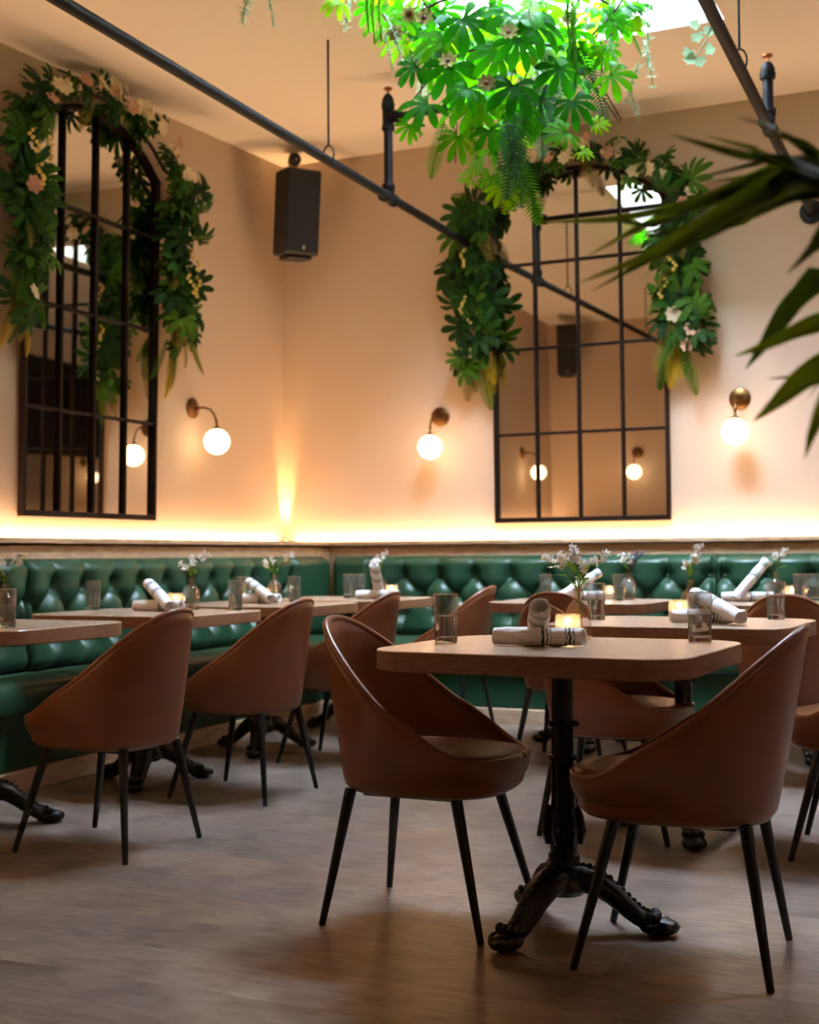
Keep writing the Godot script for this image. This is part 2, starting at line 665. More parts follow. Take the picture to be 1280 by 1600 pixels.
	for s in pending:
		var o := thing(s[0], s[1], "light strip", s[2], 0.0, "cove light strips")
		var size: Vector3 = Vector3(0.014, 0.008, 0.014) + s[3] * s[4]
		part("led_tape", box(size, 0.002), M["led_glow"], o)
		part("channel", box(size + Vector3(0.006, 0, 0.006) - s[3] * 0.02, 0.002), M["plastic_white"], o, Transform3D(Basis(), Vector3(0, -0.008, 0)))
	var cu_ := thing("corner_uplight", "small round uplight behind the ledge in the room corner", "light", Vector3(XL + 0.03, 1.085, ZB + 0.03))
	part("housing", lathe([Vector2(0.0, 0.0), Vector2(0.018, 0.0), Vector2(0.02, 0.004), Vector2(0.02, 0.028), Vector2(0.0, 0.028)], 16), M["plastic_white"], cu_)
	part("lens", lathe([Vector2(0.0, 0.029), Vector2(0.016, 0.029), Vector2(0.014, 0.033), Vector2(0.0, 0.034)], 16), M["led_glow"], cu_)


# ---------------------------------------------------------------- banquettes
func tuft_h(u: float, v: float, pu: float, u0: float) -> float:
	# u along the back, v height above the seat; button rows at v = 0.14, 0.265, 0.39
	var pv := 0.125
	var a := (u - u0) / pu
	var r := (v - 0.14) / (2.0 * pv)
	var h := 0.0
	if r >= 0.0 and r <= 1.0:
		h = pow(absf(sin(PI * (a + r))) * absf(sin(PI * (a - r))), 0.42)
	else:
		var d := (-r if r < 0.0 else r - 1.0) * 2.0
		h = pow(absf(sin(PI * a)), 0.55)
		h = lerpf(pow(absf(sin(PI * a)), 0.84), lerpf(h, 1.0, 0.55), smoothstep(0.0, 0.7, d))
	# deep pull at each button
	for k in 3:
		var off := 0.5 if k == 1 else 0.0
		var da := a - off - roundf(a - off)
		var dv := (v - 0.14 - pv * k) / pu
		h -= 0.42 * exp(-(da * da + dv * dv) * 60.0)
	return h


func back_panel(length: float, pu: float, u0: float, tufted: bool, hgt: float) -> ArrayMesh:
	# local: u along +X from 0, y up from 0, out along +Z
	var st := st_new()
	var nu := int(length / (0.0125 if tufted else 0.03)) + 2
	var nv := 44
	var rows := []
	for i in nv + 1:
		var v := hgt * i / nv
		var row := []
		for j in nu + 1:
			var u := length * j / nu
			var e := 1.0
			e *= smoothstep(-0.004, 0.022, u) * smoothstep(-0.004, 0.022, length - u)
			e *= pow(clampf((hgt - v) / 0.05, 0.0, 1.0), 0.45)
			e *= pow(clampf((v + 0.012) / 0.05, 0.0, 1.0), 0.45)
			var h := 0.9
			if tufted:
				h = clampf(tuft_h(u, v, pu, u0), -0.1, 1.0)
			row.append(Vector3(u, v, 0.012 + (0.02 + 0.065 * h) * e))
		rows.append(row)
	grid(st, rows)
	# sides and rear
	for k in [0, nu]:
		for i in nv:
			var a: Vector3 = rows[i][k]
			var b: Vector3 = rows[i + 1][k]
			quad(st, a, b, Vector3(b.x, b.y, 0), Vector3(a.x, a.y, 0))
	for k in [0, nv]:
		for j in nu:
			var a: Vector3 = rows[k][j]
			var b: Vector3 = rows[k][j + 1]
			quad(st, a, b, Vector3(b.x, b.y, 0), Vector3(a.x, a.y, 0))
	return done(st)


func seat_cushion(length: float, depth: float, th: float) -> ArrayMesh:
	# local: x along, z out, y top; softly rounded front edge
	var st := st_new()
	var prof := [Vector2(0, 0), Vector2(depth - 0.012, 0.0), Vector2(depth - 0.003, 0.008), Vector2(depth, 0.03), Vector2(depth + 0.004, th * 0.5), Vector2(depth, th - 0.03), Vector2(depth - 0.012, th - 0.01), Vector2(depth - 0.04, th), Vector2(depth * 0.6, th + 0.012), Vector2(depth * 0.3, th + 0.008), Vector2(0, th - 0.012)]
	var rows := []
	var n := maxi(4, int(length / 0.08))
	for i in n + 1:
		var x := length * i / n
		var edge := minf(x, length - x)
		var k := smoothstep(-0.01, 0.03, edge)
		var row := []
		for p in prof:
			var y: float = th * 0.5 + (p.y - th * 0.5) * lerpf(0.9, 1.0, k)
			row.append(Vector3(x, y, p.x * lerpf(0.985, 1.0, k)))
		rows.append(row)
	grid(st, rows)
	ring_fan(st, rows[0], Vector3(0, th * 0.5, depth * 0.5))
	ring_fan(st, rows[-1], Vector3(length, th * 0.5, depth * 0.5), true)
	return done(st)


func banquette(called: String, label: String, origin: Vector3, along: Vector3, out: Vector3, panels: Array, seats: Array, depth: float, pu: float):
	var o := thing(called, label, "bench", origin, 0.0, "green tufted banquettes")
	var bs := Basis(along, Vector3.UP, out)
	var flip := bs.determinant() < 0
	if flip:
		# keep a proper rotation: run the local x axis the other way
		bs = Basis(-along, Vector3.UP, out)
	var g = M["green_leather"]
	var btn := lathe([Vector2(0, 0.006), Vector2(0.006, 0.005), Vector2(0.011, 0.0), Vector2(0.011, -0.004)], 10)
	for p in panels:
		# [start, end, tufted, first button]
		var l: float = p[1] - p[0] - 0.004
		var start: float = p[0] + 0.002
		var u0: float = p[3] - start
		if flip:
			u0 = l - u0
		var m := back_panel(l, pu, u0, p[2], 0.525)
		var org := along * (start + (l if flip else 0.0)) + Vector3(0, 0.47, 0)
		var pn := part("back_panel", m, g, o, Transform3D(bs, org))
		if p[2]:
			for k in 3:
				var off := 0.5 * pu if k == 1 else 0.0
				var x := fposmod(u0 + off, pu)
				while x < l - 0.02:
					if x > 0.02:
						part("tuft_button", btn, g, pn, Transform3D(Basis(Vector3.RIGHT, Vector3.BACK, Vector3.DOWN), Vector3(x, 0.14 + 0.125 * k, 0.034)))
					x += pu
	for s in seats:
		var l: float = s[1] - s[0] - 0.004
		part("seat_cushion", seat_cushion(l, depth, 0.13), g, o, Transform3D(bs, along * (s[0] + 0.002 + (l if flip else 0.0)) + Vector3(0, 0.335, 0) + out * 0.03))
	var s0: float = seats[0][0]
	var s1: float = seats[-1][1]
	var lo := along * s0 + out * -0.05 + Vector3(0, 0.09, 0)
	var hi := along * s1 + out * (depth - 0.02) + Vector3(0, 0.335, 0)
	part("bench_front", span(Vector3(minf(lo.x, hi.x), lo.y, minf(lo.z, hi.z)), Vector3(maxf(lo.x, hi.x), hi.y, maxf(lo.z, hi.z)), 0.01), g, o)
	lo = along * s0 + out * -0.05
	hi = along * s1 + out * (depth + 0.005) + Vector3(0, 0.09, 0)
	part("kick_board", span(Vector3(minf(lo.x, hi.x), lo.y, minf(lo.z, hi.z)), Vector3(maxf(lo.x, hi.x), hi.y, maxf(lo.z, hi.z)), 0.004), M["trim_oak"], o)


func banquettes():
	# left run: along +Z from the corner
	var z0 := -7.80
	banquette("banquette", "green tufted leather bench along the left wall under the arched mirror", Vector3(-4.20, 0, z0), Vector3(0, 0, 1), Vector3(1, 0, 0),
		[[0.0, 0.48, false, 0.0], [0.48, 3.045, true, 2.855 - 0.0], [3.045, 6.1, true, 3.25]],
		[[0.74, 3.045], [3.045, 6.1]], 0.43, 0.2325)
	# back run: along +X from the corner
	banquette("banquette", "green tufted leather bench along the back wall behind the far tables", Vector3(-4.13, 0, -7.90), Vector3(1, 0, 0), Vector3(0, 0, 1),
		[[0.0, 0.30, false, 0.0], [0.30, 2.635, true, 0.55], [2.635, 5.2, true, 2.95], [5.2, 7.3, true, 5.5]],
		[[0.0, 2.635], [2.635, 5.2], [5.2, 7.3]], 0.80, 0.2565)


# ---------------------------------------------------------------- pipe frame
func pipes():
	var o := thing("pipe_frame", "black steel pipe frame hanging from the ceiling around the skylight", "pipe frame", Vector3(-2.0, 3.1, -5.5))
	var c := Vector3(-2.0, 3.1, -5.5)
	var s = M["pipe_steel"]
	var r := 0.026
	for x in [-3.13, -0.917]:
		var z1 := ZR if x < -2.3 else ZF
		part("pipe", cyl(Vector3(x, 3.1, ZB) - c, Vector3(x, 3.1, z1) - c, r, r, 18), s, o)
		for e in ([[ZB, 1.0], [z1, -1.0]]):
			part("flange", lathe([Vector2(0.0, 0.0), Vector2(0.075, 0.0), Vector2(0.075, 0.012), Vector2(0.04, 0.016), Vector2(0.036, 0.05), Vector2(0.026, 0.052)], 20), s, o, Transform3D(Basis(Vector3.RIGHT, Vector3(0, 0, e[1]), Vector3(0, -e[1], 0)), Vector3(x, 3.1, e[0]) - c))
	# posts
	var posts := [[-3.139, -6.70, 3.70], [-0.917, -6.37, 3.40]]
	for p in posts:
		var b := Vector3(p[0], 3.1, p[1]) - c
		var h: float = p[2] - 3.1
		part("post", cyl(b, b + Vector3(0, h - 0.06, 0), r, r, 18), s, o)
		# tee at the bottom
		var st := st_new()
		tube_into(st, [b + Vector3(0, 0, -0.075), b + Vector3(0, 0, -0.05), b + Vector3(0, 0, -0.049), b + Vector3(0, 0, 0.049), b + Vector3(0, 0, 0.05), b + Vector3(0, 0, 0.075)], [0.038, 0.038, 0.034, 0.034, 0.038, 0.038], 16)
		tube_into(st, [b, b + Vector3(0, 0.05, 0), b + Vector3(0, 0.051, 0), b + Vector3(0, 0.08, 0)], [0.034, 0.034, 0.038, 0.038], 16)
		part("tee_fitting", done(st), s, o)
		# turned finial with a copper plug
		part("finial", lathe([Vector2(0.026, 0.0), Vector2(0.038, 0.004), Vector2(0.04, 0.03), Vector2(0.034, 0.034), Vector2(0.036, 0.05), Vector2(0.024, 0.075), Vector2(0.016, 0.085), Vector2(0.0, 0.087)], 18), s, o, Transform3D(Basis(), b + Vector3(0, h - 0.07, 0)))
		part("plug", lathe([Vector2(0.0, 0.0), Vector2(0.006, 0.0), Vector2(0.006, 0.03), Vector2(0.026, 0.032), Vector2(0.026, 0.04), Vector2(0.0, 0.041)], 14), M["copper"], o, Transform3D(Basis(), b + Vector3(0, h + 0.012, 0)))
	# cross pipe near the ceiling
	var a := Vector3(-3.139, 3.575, -6.70) - c
	var e2 := Vector3(-2.1, 3.575, -6.70) - c
	part("cross_pipe", cyl(a, e2, 0.022, 0.022, 16), s, o)
	var st2 := st_new()
	tube_into(st2, [a + Vector3(0, -0.075, 0), a + Vector3(0, -0.05, 0), a + Vector3(0, -0.049, 0), a + Vector3(0, 0.049, 0), a + Vector3(0, 0.05, 0), a + Vector3(0, 0.075, 0)], [0.038, 0.038, 0.034, 0.034, 0.038, 0.038], 16)
	tube_into(st2, [a, a + Vector3(0.05, 0, 0), a + Vector3(0.051, 0, 0), a + Vector3(0.08, 0, 0)], [0.034, 0.034, 0.038, 0.038], 16)
	part("tee_fitting", done(st2), s, o)
	part("hanger_rod", cyl(e2, Vector3(e2.x, ceil_y(-2.1, -6.7) - c.y, e2.z), 0.006, 0.006, 8), s, o)
	# hanger rods with an eye round the pipe
	for h in [[-3.13, -5.93], [-0.917, -5.55], [-3.13, -3.2], [-0.917, -2.4]]:
		var p := Vector3(h[0], 3.1, h[1]) - c
		var y := ceil_y(h[0], h[1]) - c.y
		part("hanger_rod", cyl(p + Vector3(0, 0.085, 0), Vector3(p.x, y + 0.01, p.z), 0.006, 0.006, 8), s, o)
		var loop := []
		for i in 17:
			var w := TAU * i / 16.0 + PI / 2
			loop.append(p + Vector3(cos(w) * 0.032, 0.03 + sin(w) * 0.052, 0))
		part("hanger_eye", tube(loop, 0.0045, 6), s, o)


# ---------------------------------------------------------------- mirrors
func arch(s: float) -> float:
	return 2.06 + sqrt(maxf(0.0, 0.788 * 0.788 - s * s)) - 0.528


func mirror(label: String, mid: Vector3, along: Vector3, out: Vector3):
	# local: x along (-0.585..0.585), y up from the bottom, z out; leans forward one degree
	var o := thing("arched_mirror", label, "mirror", mid, 0.0, "arched window mirrors")
	o.basis = Basis(along, Vector3.UP, out) * Basis(Vector3.RIGHT, deg_to_rad(0.9))
	var hw := 0.585
	var fm = M["frame_iron"]
	# glass: one pane for each opening, a silvered plate behind the bars
	var cols := [-0.585, -0.293, 0.0, 0.293, 0.585]
	var rows := [0.0, 0.572, 1.144, 1.716, 2.32]
	for j in 4:
		for i in 4:
			var st := st_new(false)
			var n := 6 if j == 3 else 1
			for k in n:
				var x0: float = lerpf(cols[i], cols[i + 1], float(k) / n)
				var x1: float = lerpf(cols[i], cols[i + 1], float(k + 1) / n)
				var y0: float = rows[j]
				var ya: float = rows[j + 1] if j < 3 else arch(x0)
				var yb: float = rows[j + 1] if j < 3 else arch(x1)
				quad(st, Vector3(x0, y0, 0.012), Vector3(x0, ya, 0.012), Vector3(x1, yb, 0.012), Vector3(x1, y0, 0.012))
				quad(st, Vector3(x0, y0, 0.006), Vector3(x1, y0, 0.006), Vector3(x1, yb, 0.006), Vector3(x0, ya, 0.006))
			part("mirror_pane", done(st), M["mirror_silver"], o)
	# outer frame
	part("frame_side", span(Vector3(-hw - 0.012, 0, 0.0), Vector3(-hw + 0.012, arch(hw), 0.042), 0.003), fm, o)
	part("frame_side", span(Vector3(hw - 0.012, 0, 0.0), Vector3(hw + 0.012, arch(hw), 0.042), 0.003), fm, o)
	part("frame_bottom", span(Vector3(-hw - 0.012, -0.022, 0.0), Vector3(hw + 0.012, 0.012, 0.042), 0.003), fm, o)
	var st := st_new(false)
	var prev := []
	for k in 25:
		var s := -hw - 0.012 + (2 * hw + 0.024) * k / 24.0
		var y := arch(clampf(s, -hw, hw))
		var sec := [Vector3(s, y - 0.012, 0), Vector3(s, y + 0.014, 0), Vector3(s, y + 0.014, 0.042), Vector3(s, y - 0.012, 0.042)]
		if prev:
			for q in 4:
				quad(st, prev[q], prev[(q + 1) % 4], sec[(q + 1) % 4], sec[q])
		prev = sec
	part("frame_arch", done(st), fm, o)
	for i in [1, 2, 3]:
		part("upright_bar", span(Vector3(cols[i] - 0.0095, 0, 0.0135), Vector3(cols[i] + 0.0095, arch(cols[i]), 0.036), 0.003), fm, o)
	for j in [1, 2, 3]:
		part("cross_bar", span(Vector3(-hw, rows[j] - 0.009, 0.0135), Vector3(hw, rows[j] + 0.009, 0.032), 0.003), fm, o)


func mirrors():
	mirror("tall arched mirror with dark iron bars on the left wall", Vector3(XL + 0.004, 1.245, -5.88), Vector3(0, 0, -1), Vector3(1, 0, 0))
	mirror("tall arched mirror with dark iron bars on the back wall", Vector3(-2.41, 1.235, ZB + 0.004), Vector3(1, 0, 0), Vector3(0, 0, 1))


# ---------------------------------------------------------------- sconces
func sconce(label: String, where: Vector3, out: Vector3, side: Vector3):
	# where: centre of the back plate on the wall
	var o := thing("wall_sconce", label, "wall lamp", where, 0.0, "brass globe sconces")
	o.basis = Basis(side, Vector3.UP, out)
	var br = M["brass"]
	part("back_plate", lathe([Vector2(0, 0.022), Vector2(0.02, 0.022), Vector2(0.058, 0.017), Vector2(0.066, 0.012), Vector2(0.068, 0.0), Vector2(0.0, 0.0)], 32), br, o, Transform3D(Basis(Vector3.RIGHT, Vector3.BACK, Vector3.DOWN), Vector3.ZERO))
	var scr := lathe([Vector2(0, 0.006), Vector2(0.005, 0.005), Vector2(0.007, 0.0)], 10)
	for s in [-1.0, 1.0]:
		part("screw", scr, br, o, Transform3D(Basis(Vector3.RIGHT, Vector3.BACK, Vector3.DOWN), Vector3(s * 0.04, -0.005, 0.02)))
	part("arm", tube([Vector3(0, -0.005, 0.015), Vector3(0, 0.0, 0.06), Vector3(0, -0.001, 0.10), Vector3(0, -0.015, 0.14), Vector3(0, -0.045, 0.168), Vector3(0, -0.085, 0.185), Vector3(0, -0.118, 0.19)], [0.008, 0.008, 0.0075, 0.007, 0.007, 0.007, 0.007], 10), br, o)
	part("knuckle", lathe([Vector2(0, 0.012), Vector2(0.009, 0.008), Vector2(0.011, 0.0), Vector2(0.009, -0.008), Vector2(0, -0.012)], 12), br, o, Transform3D(Basis(), Vector3(0, -0.092, 0.187)))
	part("cap", lathe([Vector2(0.0, 0.03), Vector2(0.008, 0.028), Vector2(0.012, 0.012), Vector2(0.034, 0.004), Vector2(0.037, -0.004), Vector2(0.0, -0.004)], 20), br, o, Transform3D(Basis(), Vector3(0, -0.142, 0.19)))
	var g := []
	for i in 17:
		var a := PI * i / 16.0
		g.append(Vector2(sin(a) * 0.083, cos(a) * 0.083))
	part("globe", lathe(g, 32), M["opal_globe"], o, Transform3D(Basis(), Vector3(0, -0.225, 0.19)))
	var l := OmniLight3D.new()
	l.name = "sconce_light"
	l.light_color = Color(1.0, 0.72, 0.42)
	l.light_energy = 0.135
	l.light_size = 0.083
	l.omni_range = 14.0
	l.omni_attenuation = 2.0
	l.shadow_enabled = true
	l.position = Vector3(0, -0.225, 0.19)
	o.add_child(l)


func sconces():
	sconce("brass globe sconce on the left wall beside the arched mirror", Vector3(XL, 1.965, -6.93), Vector3(1, 0, 0), Vector3(0, 0, -1))
	sconce("brass globe sconce on the back wall left of the arched mirror", Vector3(-3.417, 1.960, ZB), Vector3(0, 0, 1), Vector3(1, 0, 0))
	sconce("brass globe sconce on the back wall right of the arched mirror", Vector3(-1.372, 1.970, ZB), Vector3(0, 0, 1), Vector3(1, 0, 0))
	sconce("brass globe sconce low in the reflection, on the near left wall", Vector3(XL, 1.965, -2.75), Vector3(1, 0, 0), Vector3(0, 0, -1))
	sconce("brass globe sconce on the rear wall, seen in the back mirror", Vector3(-3.62, 1.965, ZR), Vector3(0, 0, -1), Vector3(-1, 0, 0))
	sconce("brass globe sconce on the far right wall, seen in the left mirror", Vector3(XR, 1.965, -0.6), Vector3(-1, 0, 0), Vector3(0, 0, 1))


# ---------------------------------------------------------------- speaker and camera
func speaker(label: String, base: Vector3, facing: Vector3):
	var o := thing("loudspeaker", label, "speaker", base, 0.0, "black wall speakers")
	var f := facing.normalized()
	o.basis = Basis(Vector3.UP.cross(f).normalized(), Vector3.UP, f) * Basis(Vector3.RIGHT, deg_to_rad(7))
	part("cabinet", box(Vector3(0.255, 0.58, 0.24), 0.012), M["speaker_black"], o, Transform3D(Basis(), Vector3(0, 0.29, 0)))
	part("grille", box(Vector3(0.235, 0.555, 0.012), 0.005), M["speaker_grille"], o, Transform3D(Basis(), Vector3(0, 0.29, 0.123)))
	part("badge", box(Vector3(0.013, 0.026, 0.004), 0.001), M["badge_silver"], o, Transform3D(Basis(), Vector3(0.01, 0.045, 0.131)))
	part("bracket", box(Vector3(0.17, 0.025, 0.2), 0.004), M["black_steel"], o, Transform3D(Basis(), Vector3(0.01, -0.016, -0.03)))
	part("bracket_arm", box(Vector3(0.04, 0.12, 0.16), 0.004), M["black_steel"], o, Transform3D(Basis(), Vector3(0, 0.2, -0.17)))


func speaker_and_camera():
	var b := Vector3(-4.33, 3.095, -7.70)
	speaker("tall black speaker mounted high in the corner of the room", b, Vector3(0.795, 0, 0.653))
	speaker("tall black speaker high in the near corner, seen in the back mirror", Vector3(-4.33, 2.88, ZR - 0.34), Vector3(0.3, 0, -0.95))
	var cp := Vector3(-4.36, 0, -7.74)
	cp.y = ceil_y(cp.x, cp.z)
	var o := thing("security_camera", "small black and white camera fixed to the ceiling above the corner speaker", "camera", cp)
	o.rotation.y = deg_to_rad(35)
	part("ceiling_mount", lathe([Vector2(0.0, 0.0), Vector2(0.055, 0.0), Vector2(0.055, -0.012), Vector2(0.03, -0.02), Vector2(0.022, -0.05), Vector2(0.0, -0.05)], 20), M["plastic_white"], o)
	part("shell", lathe([Vector2(0.0, -0.075), Vector2(0.03, -0.07), Vector2(0.042, -0.05), Vector2(0.044, 0.0), Vector2(0.044, 0.02), Vector2(0.0, 0.02)], 24), M["plastic_white"], o, Transform3D(Basis(Vector3.RIGHT, Vector3.BACK, Vector3.DOWN), Vector3(0, -0.085, 0.02)))
	part("face", lathe([Vector2(0.041, 0.0), Vector2(0.046, 0.03), Vector2(0.04, 0.045), Vector2(0.016, 0.047), Vector2(0.014, 0.042), Vector2(0.0, 0.041)], 24), M["lens_black"], o, Transform3D(Basis(Vector3.RIGHT, Vector3.BACK, Vector3.DOWN), Vector3(0, -0.085, 0.03)))
	part("sensor", lathe([Vector2(0, 0.004), Vector2(0.006, 0.003), Vector2(0.008, 0)], 10), M["badge_silver"], o, Transform3D(Basis(Vector3.RIGHT, Vector3.BACK, Vector3.DOWN), Vector3(0.012, -0.09, 0.073)))


# ---------------------------------------------------------------- tables
func table_top_mesh(w: float, d: float, r: float, th: float, band: bool) -> ArrayMesh:
	var ring := []
	for c in [[1, 1, 0.0], [-1, 1, PI / 2], [-1, -1, PI], [1, -1, 1.5 * PI]]:
		for i in 9:
			var a: float = c[2] + PI / 2 * i / 8.0
			ring.append(Vector3(c[0] * (w / 2 - r) + cos(a) * r, 0, c[1] * (d / 2 - r) + sin(a) * r))
	var st := st_new(false)
	var rows := []
	for p in [[-th, 0.004], [-th + 0.004, 0.0], [-0.0025, 0.0], [0.0, 0.0025]]:
		var row := []
		for q in ring:
			var n := Vector3(q.x, 0, q.z)
			row.append(q * (1.0 - p[1] / n.length()) + Vector3(0, p[0], 0))
		rows.append(row)
	if band:
		for i in 2:
			st.set_smooth_group(i + 1)
			grid(st, [rows[i], rows[i + 1]], true)
	else:
		st.set_smooth_group(3)
		grid(st, [rows[2], rows[3]], true)
		st.set_smooth_group(-1)
		ring_fan(st, rows[0], Vector3(0, -th, 0), true)
		ring_fan(st, rows[3], Vector3.ZERO)
	return done(st)


func iron_leg() -> ArrayMesh:
	# one cabriole leg of the cast base along +X, ending in a paw
	var st := st_new()
	var path := []
	var rad := []
	var pts := [[0.01, 0.125, 0.050], [0.05, 0.138, 0.050], [0.09, 0.128, 0.046], [0.13, 0.100, 0.040], [0.165, 0.070, 0.036], [0.195, 0.047, 0.033], [0.22, 0.036, 0.032]]
	for p in pts:
		path.append(Vector3(p[0], p[1], 0))
		rad.append(p[2])
	tube_into(st, path, rad, 12, true, 0.75)
	# scalloped ridge of beads down the back of the leg
	for i in 13:
		var k := 0.4 + i * 0.44
		var a := int(k)
		var f := k - a
		var p: Vector3 = (path[a] as Vector3).lerp(path[mini(a + 1, 6)], f)
		var r := lerpf(0.011, 0.008, i / 12.0)
		lathe_into(st, [Vector2(0, r), Vector2(r * 0.7, r * 0.7), Vector2(r, 0), Vector2(r * 0.7, -r * 0.7), Vector2(0, -r)], 8, Transform3D(Basis(), p + Vector3(0.006, rad[a] * 0.70, 0)))
	# paw: pad and four toes
	var pad := []
	for i in 7:
		var a := PI * i / 6.0
		pad.append(Vector2(sin(a) * 0.041, cos(a) * 0.024))
	lathe_into(st, pad, 14, Transform3D(Basis().scaled(Vector3(1.35, 1, 1)), Vector3(0.247, 0.024, 0)))
	for t in [-0.03, -0.010, 0.010, 0.03]:
		var q := []
		for i in 6:
			var a := PI * i / 5.0
			q.append(Vector2(sin(a) * 0.0125, cos(a) * 0.0125))
		lathe_into(st, q, 8, Transform3D(Basis().scaled(Vector3(2.2, 1.5, 1)), Vector3(0.264 - absf(t) * 0.3, 0.027, t)))
		lathe_into(st, q, 8, Transform3D(Basis().scaled(Vector3(1.2, 1.0, 0.8)), Vector3(0.242 - absf(t) * 0.2, 0.052, t)))
	return done(st)


func make_table() -> Node3D:
	var o := thing("dining_table", "", "table", Vector3.ZERO, 0.0, "square oak dining tables on cast iron bases")
	var tt := part("table_top", table_top_mesh(0.845, 0.72, 0.13, 0.052, false), M["table_oak"], o, Transform3D(Basis(), Vector3(0, TOP, 0)))
	part("edge_band", table_top_mesh(0.845, 0.72, 0.13, 0.052, true), M["edge_oak"], tt)
	part("top_plate", box(Vector3(0.30, 0.012, 0.30), 0.003), M["cast_iron"], o, Transform3D(Basis(), Vector3(0, TOP - 0.0585, 0)))
	var prof := [Vector2(0, 0.13), Vector2(0.05, 0.13), Vector2(0.052, 0.165), Vector2(0.042, 0.175), Vector2(0.043, 0.20), Vector2(0.037, 0.206), Vector2(0.038, 0.226), Vector2(0.044, 0.232), Vector2(0.048, 0.27), Vector2(0.040, 0.315), Vector2(0.033, 0.335), Vector2(0.0315, 0.45), Vector2(0.038, 0.452), Vector2(0.040, 0.458), Vector2(0.038, 0.464), Vector2(0.031, 0.466), Vector2(0.031, 0.54), Vector2(0.036, 0.542), Vector2(0.036, 0.556), Vector2(0.030, 0.558), Vector2(0.029, TOP - 0.075), Vector2(0.045, TOP - 0.07), Vector2(0.045, TOP - 0.0645), Vector2(0.0, TOP - 0.0645)]
	var col := part("column", lathe(prof, 28), M["cast_iron"], o)
	# small knobs on the upper ring and flutes on the bulb
	for i in 6:
		var a := TAU * i / 6
		part("boss", lathe([Vector2(0, 0.01), Vector2(0.007, 0.007), Vector2(0.01, 0), Vector2(0.007, -0.007), Vector2(0, -0.01)], 8), M["cast_iron"], col, Transform3D(Basis(), Vector3(cos(a) * 0.038, 0.549, sin(a) * 0.038)))
	for i in 8:
		var a := TAU * i / 8
		var d := Vector3(cos(a), 0, sin(a))
		part("acanthus_leaf", tube([d * 0.044 + Vector3(0, 0.232, 0), d * 0.050 + Vector3(0, 0.265, 0), d * 0.046 + Vector3(0, 0.30, 0), d * 0.042 + Vector3(0, 0.328, 0)], [0.009, 0.014, 0.011, 0.003], 6), M["cast_iron"], col)
	part("hub", lathe([Vector2(0.0, 0.095), Vector2(0.05, 0.097), Vector2(0.068, 0.115), Vector2(0.066, 0.14), Vector2(0.052, 0.158), Vector2(0.0, 0.16)], 24), M["cast_iron"], o)
	var leg := iron_leg()
	for i in 3:
		var a := TAU * i / 3
		part("leg", leg, M["cast_iron"], o, Transform3D(Basis(Vector3.UP, a), Vector3.ZERO))
	return o


var tpos := {}


func tables():
	var src := make_table()
	# name, centre, turn of the top, turn of the base against the top
	var list := [
		["T0", Vector3(-1.035, 0, -3.285), -0.055, "oak table nearest the camera between two tan chairs"],
		["T7", Vector3(-0.985, 0, -4.56), -0.05, "oak table directly behind the nearest table at the right"],
		["T1", Vector3(-3.39, 0, -3.66), 0.0, "oak table at the left edge of the picture by the green bench"],
		["T2", Vector3(-3.40, 0, -4.70), 0.0, "oak table by the left bench, second from the picture's left edge"],
		["T3", Vector3(-3.40, 0, -5.68), 0.0, "oak table by the left bench, third from the picture's left edge"],
		["T4", Vector3(-3.33, 0, -6.52), 0.0, "oak table in the far corner where the two benches meet"],
		["T5", Vector3(-1.92, 0, -6.45), 0.0, "oak table by the back bench under the arched mirror"],
		["T6", Vector3(-0.83, 0, -6.45), 0.0, "oak table by the back bench at the right picture edge"],
	]
	for i in list.size():
		var t: Array = list[i]
		tpos[t[0]] = t[1]
		if i == 0:
			src.position = t[1]
			src.rotation.y = t[2]
			src.set_meta("label", t[3])
		else:
			copy(src, t[3], t[1], t[2])
	# turn the iron bases: the legs of the nearest table point to the camera's left front and right
	for n in get_children():
		if str(n.name).begins_with("dining_table"):
			var k := 0
			var base := -1.85 if str(n.name) == "dining_table" else -1.2
			for c in n.get_children():
				if str(c.name).begins_with("leg"):
					c.transform = Transform3D(Basis(Vector3.UP, base + TAU * k / 3), Vector3.ZERO)
					k += 1


# ---------------------------------------------------------------- chairs
func s_rim(u: float) -> float:
	var t := clampf((u - 0.10) / 0.90, 0.0, 1.0)
	return lerpf(smoothstep(0.16, 1.0, u), pow(t, 1.5), 0.75)


func rim_pt(th: float, inset := 0.0) -> Vector3:
	# front is +X; th = 0 at the front
	var c := cos(th)
	var s := sin(th)
	var u := (1.0 - c) / 2.0
	var k := s_rim(u)
	var x := (pow(absf(c), 0.86) * signf(c))
	x = x * (0.272 - inset) if c > 0 else x * (0.258 - inset)
	x -= 0.056 * k * k
	var zw := lerpf(0.258, 0.215, k) - inset
	var z := pow(absf(s), 0.80 if c > 0 else 0.9) * signf(s) * zw
	return Vector3(x, lerpf(0.450, 0.818, k), z)


func base_pt(th: float, sc := 1.0) -> Vector3:
	var c := cos(th)
	var s := sin(th)
	if c > 0:
		return Vector3(pow(c, 0.66) * 0.272 * sc - 0.02, 0.352, pow(absf(s), 0.62) * signf(s) * 0.208 * sc)
	return Vector3(-pow(-c, 0.85) * 0.215 * sc - 0.02, 0.352, pow(absf(s), 0.72) * signf(s) * 0.208 * sc)


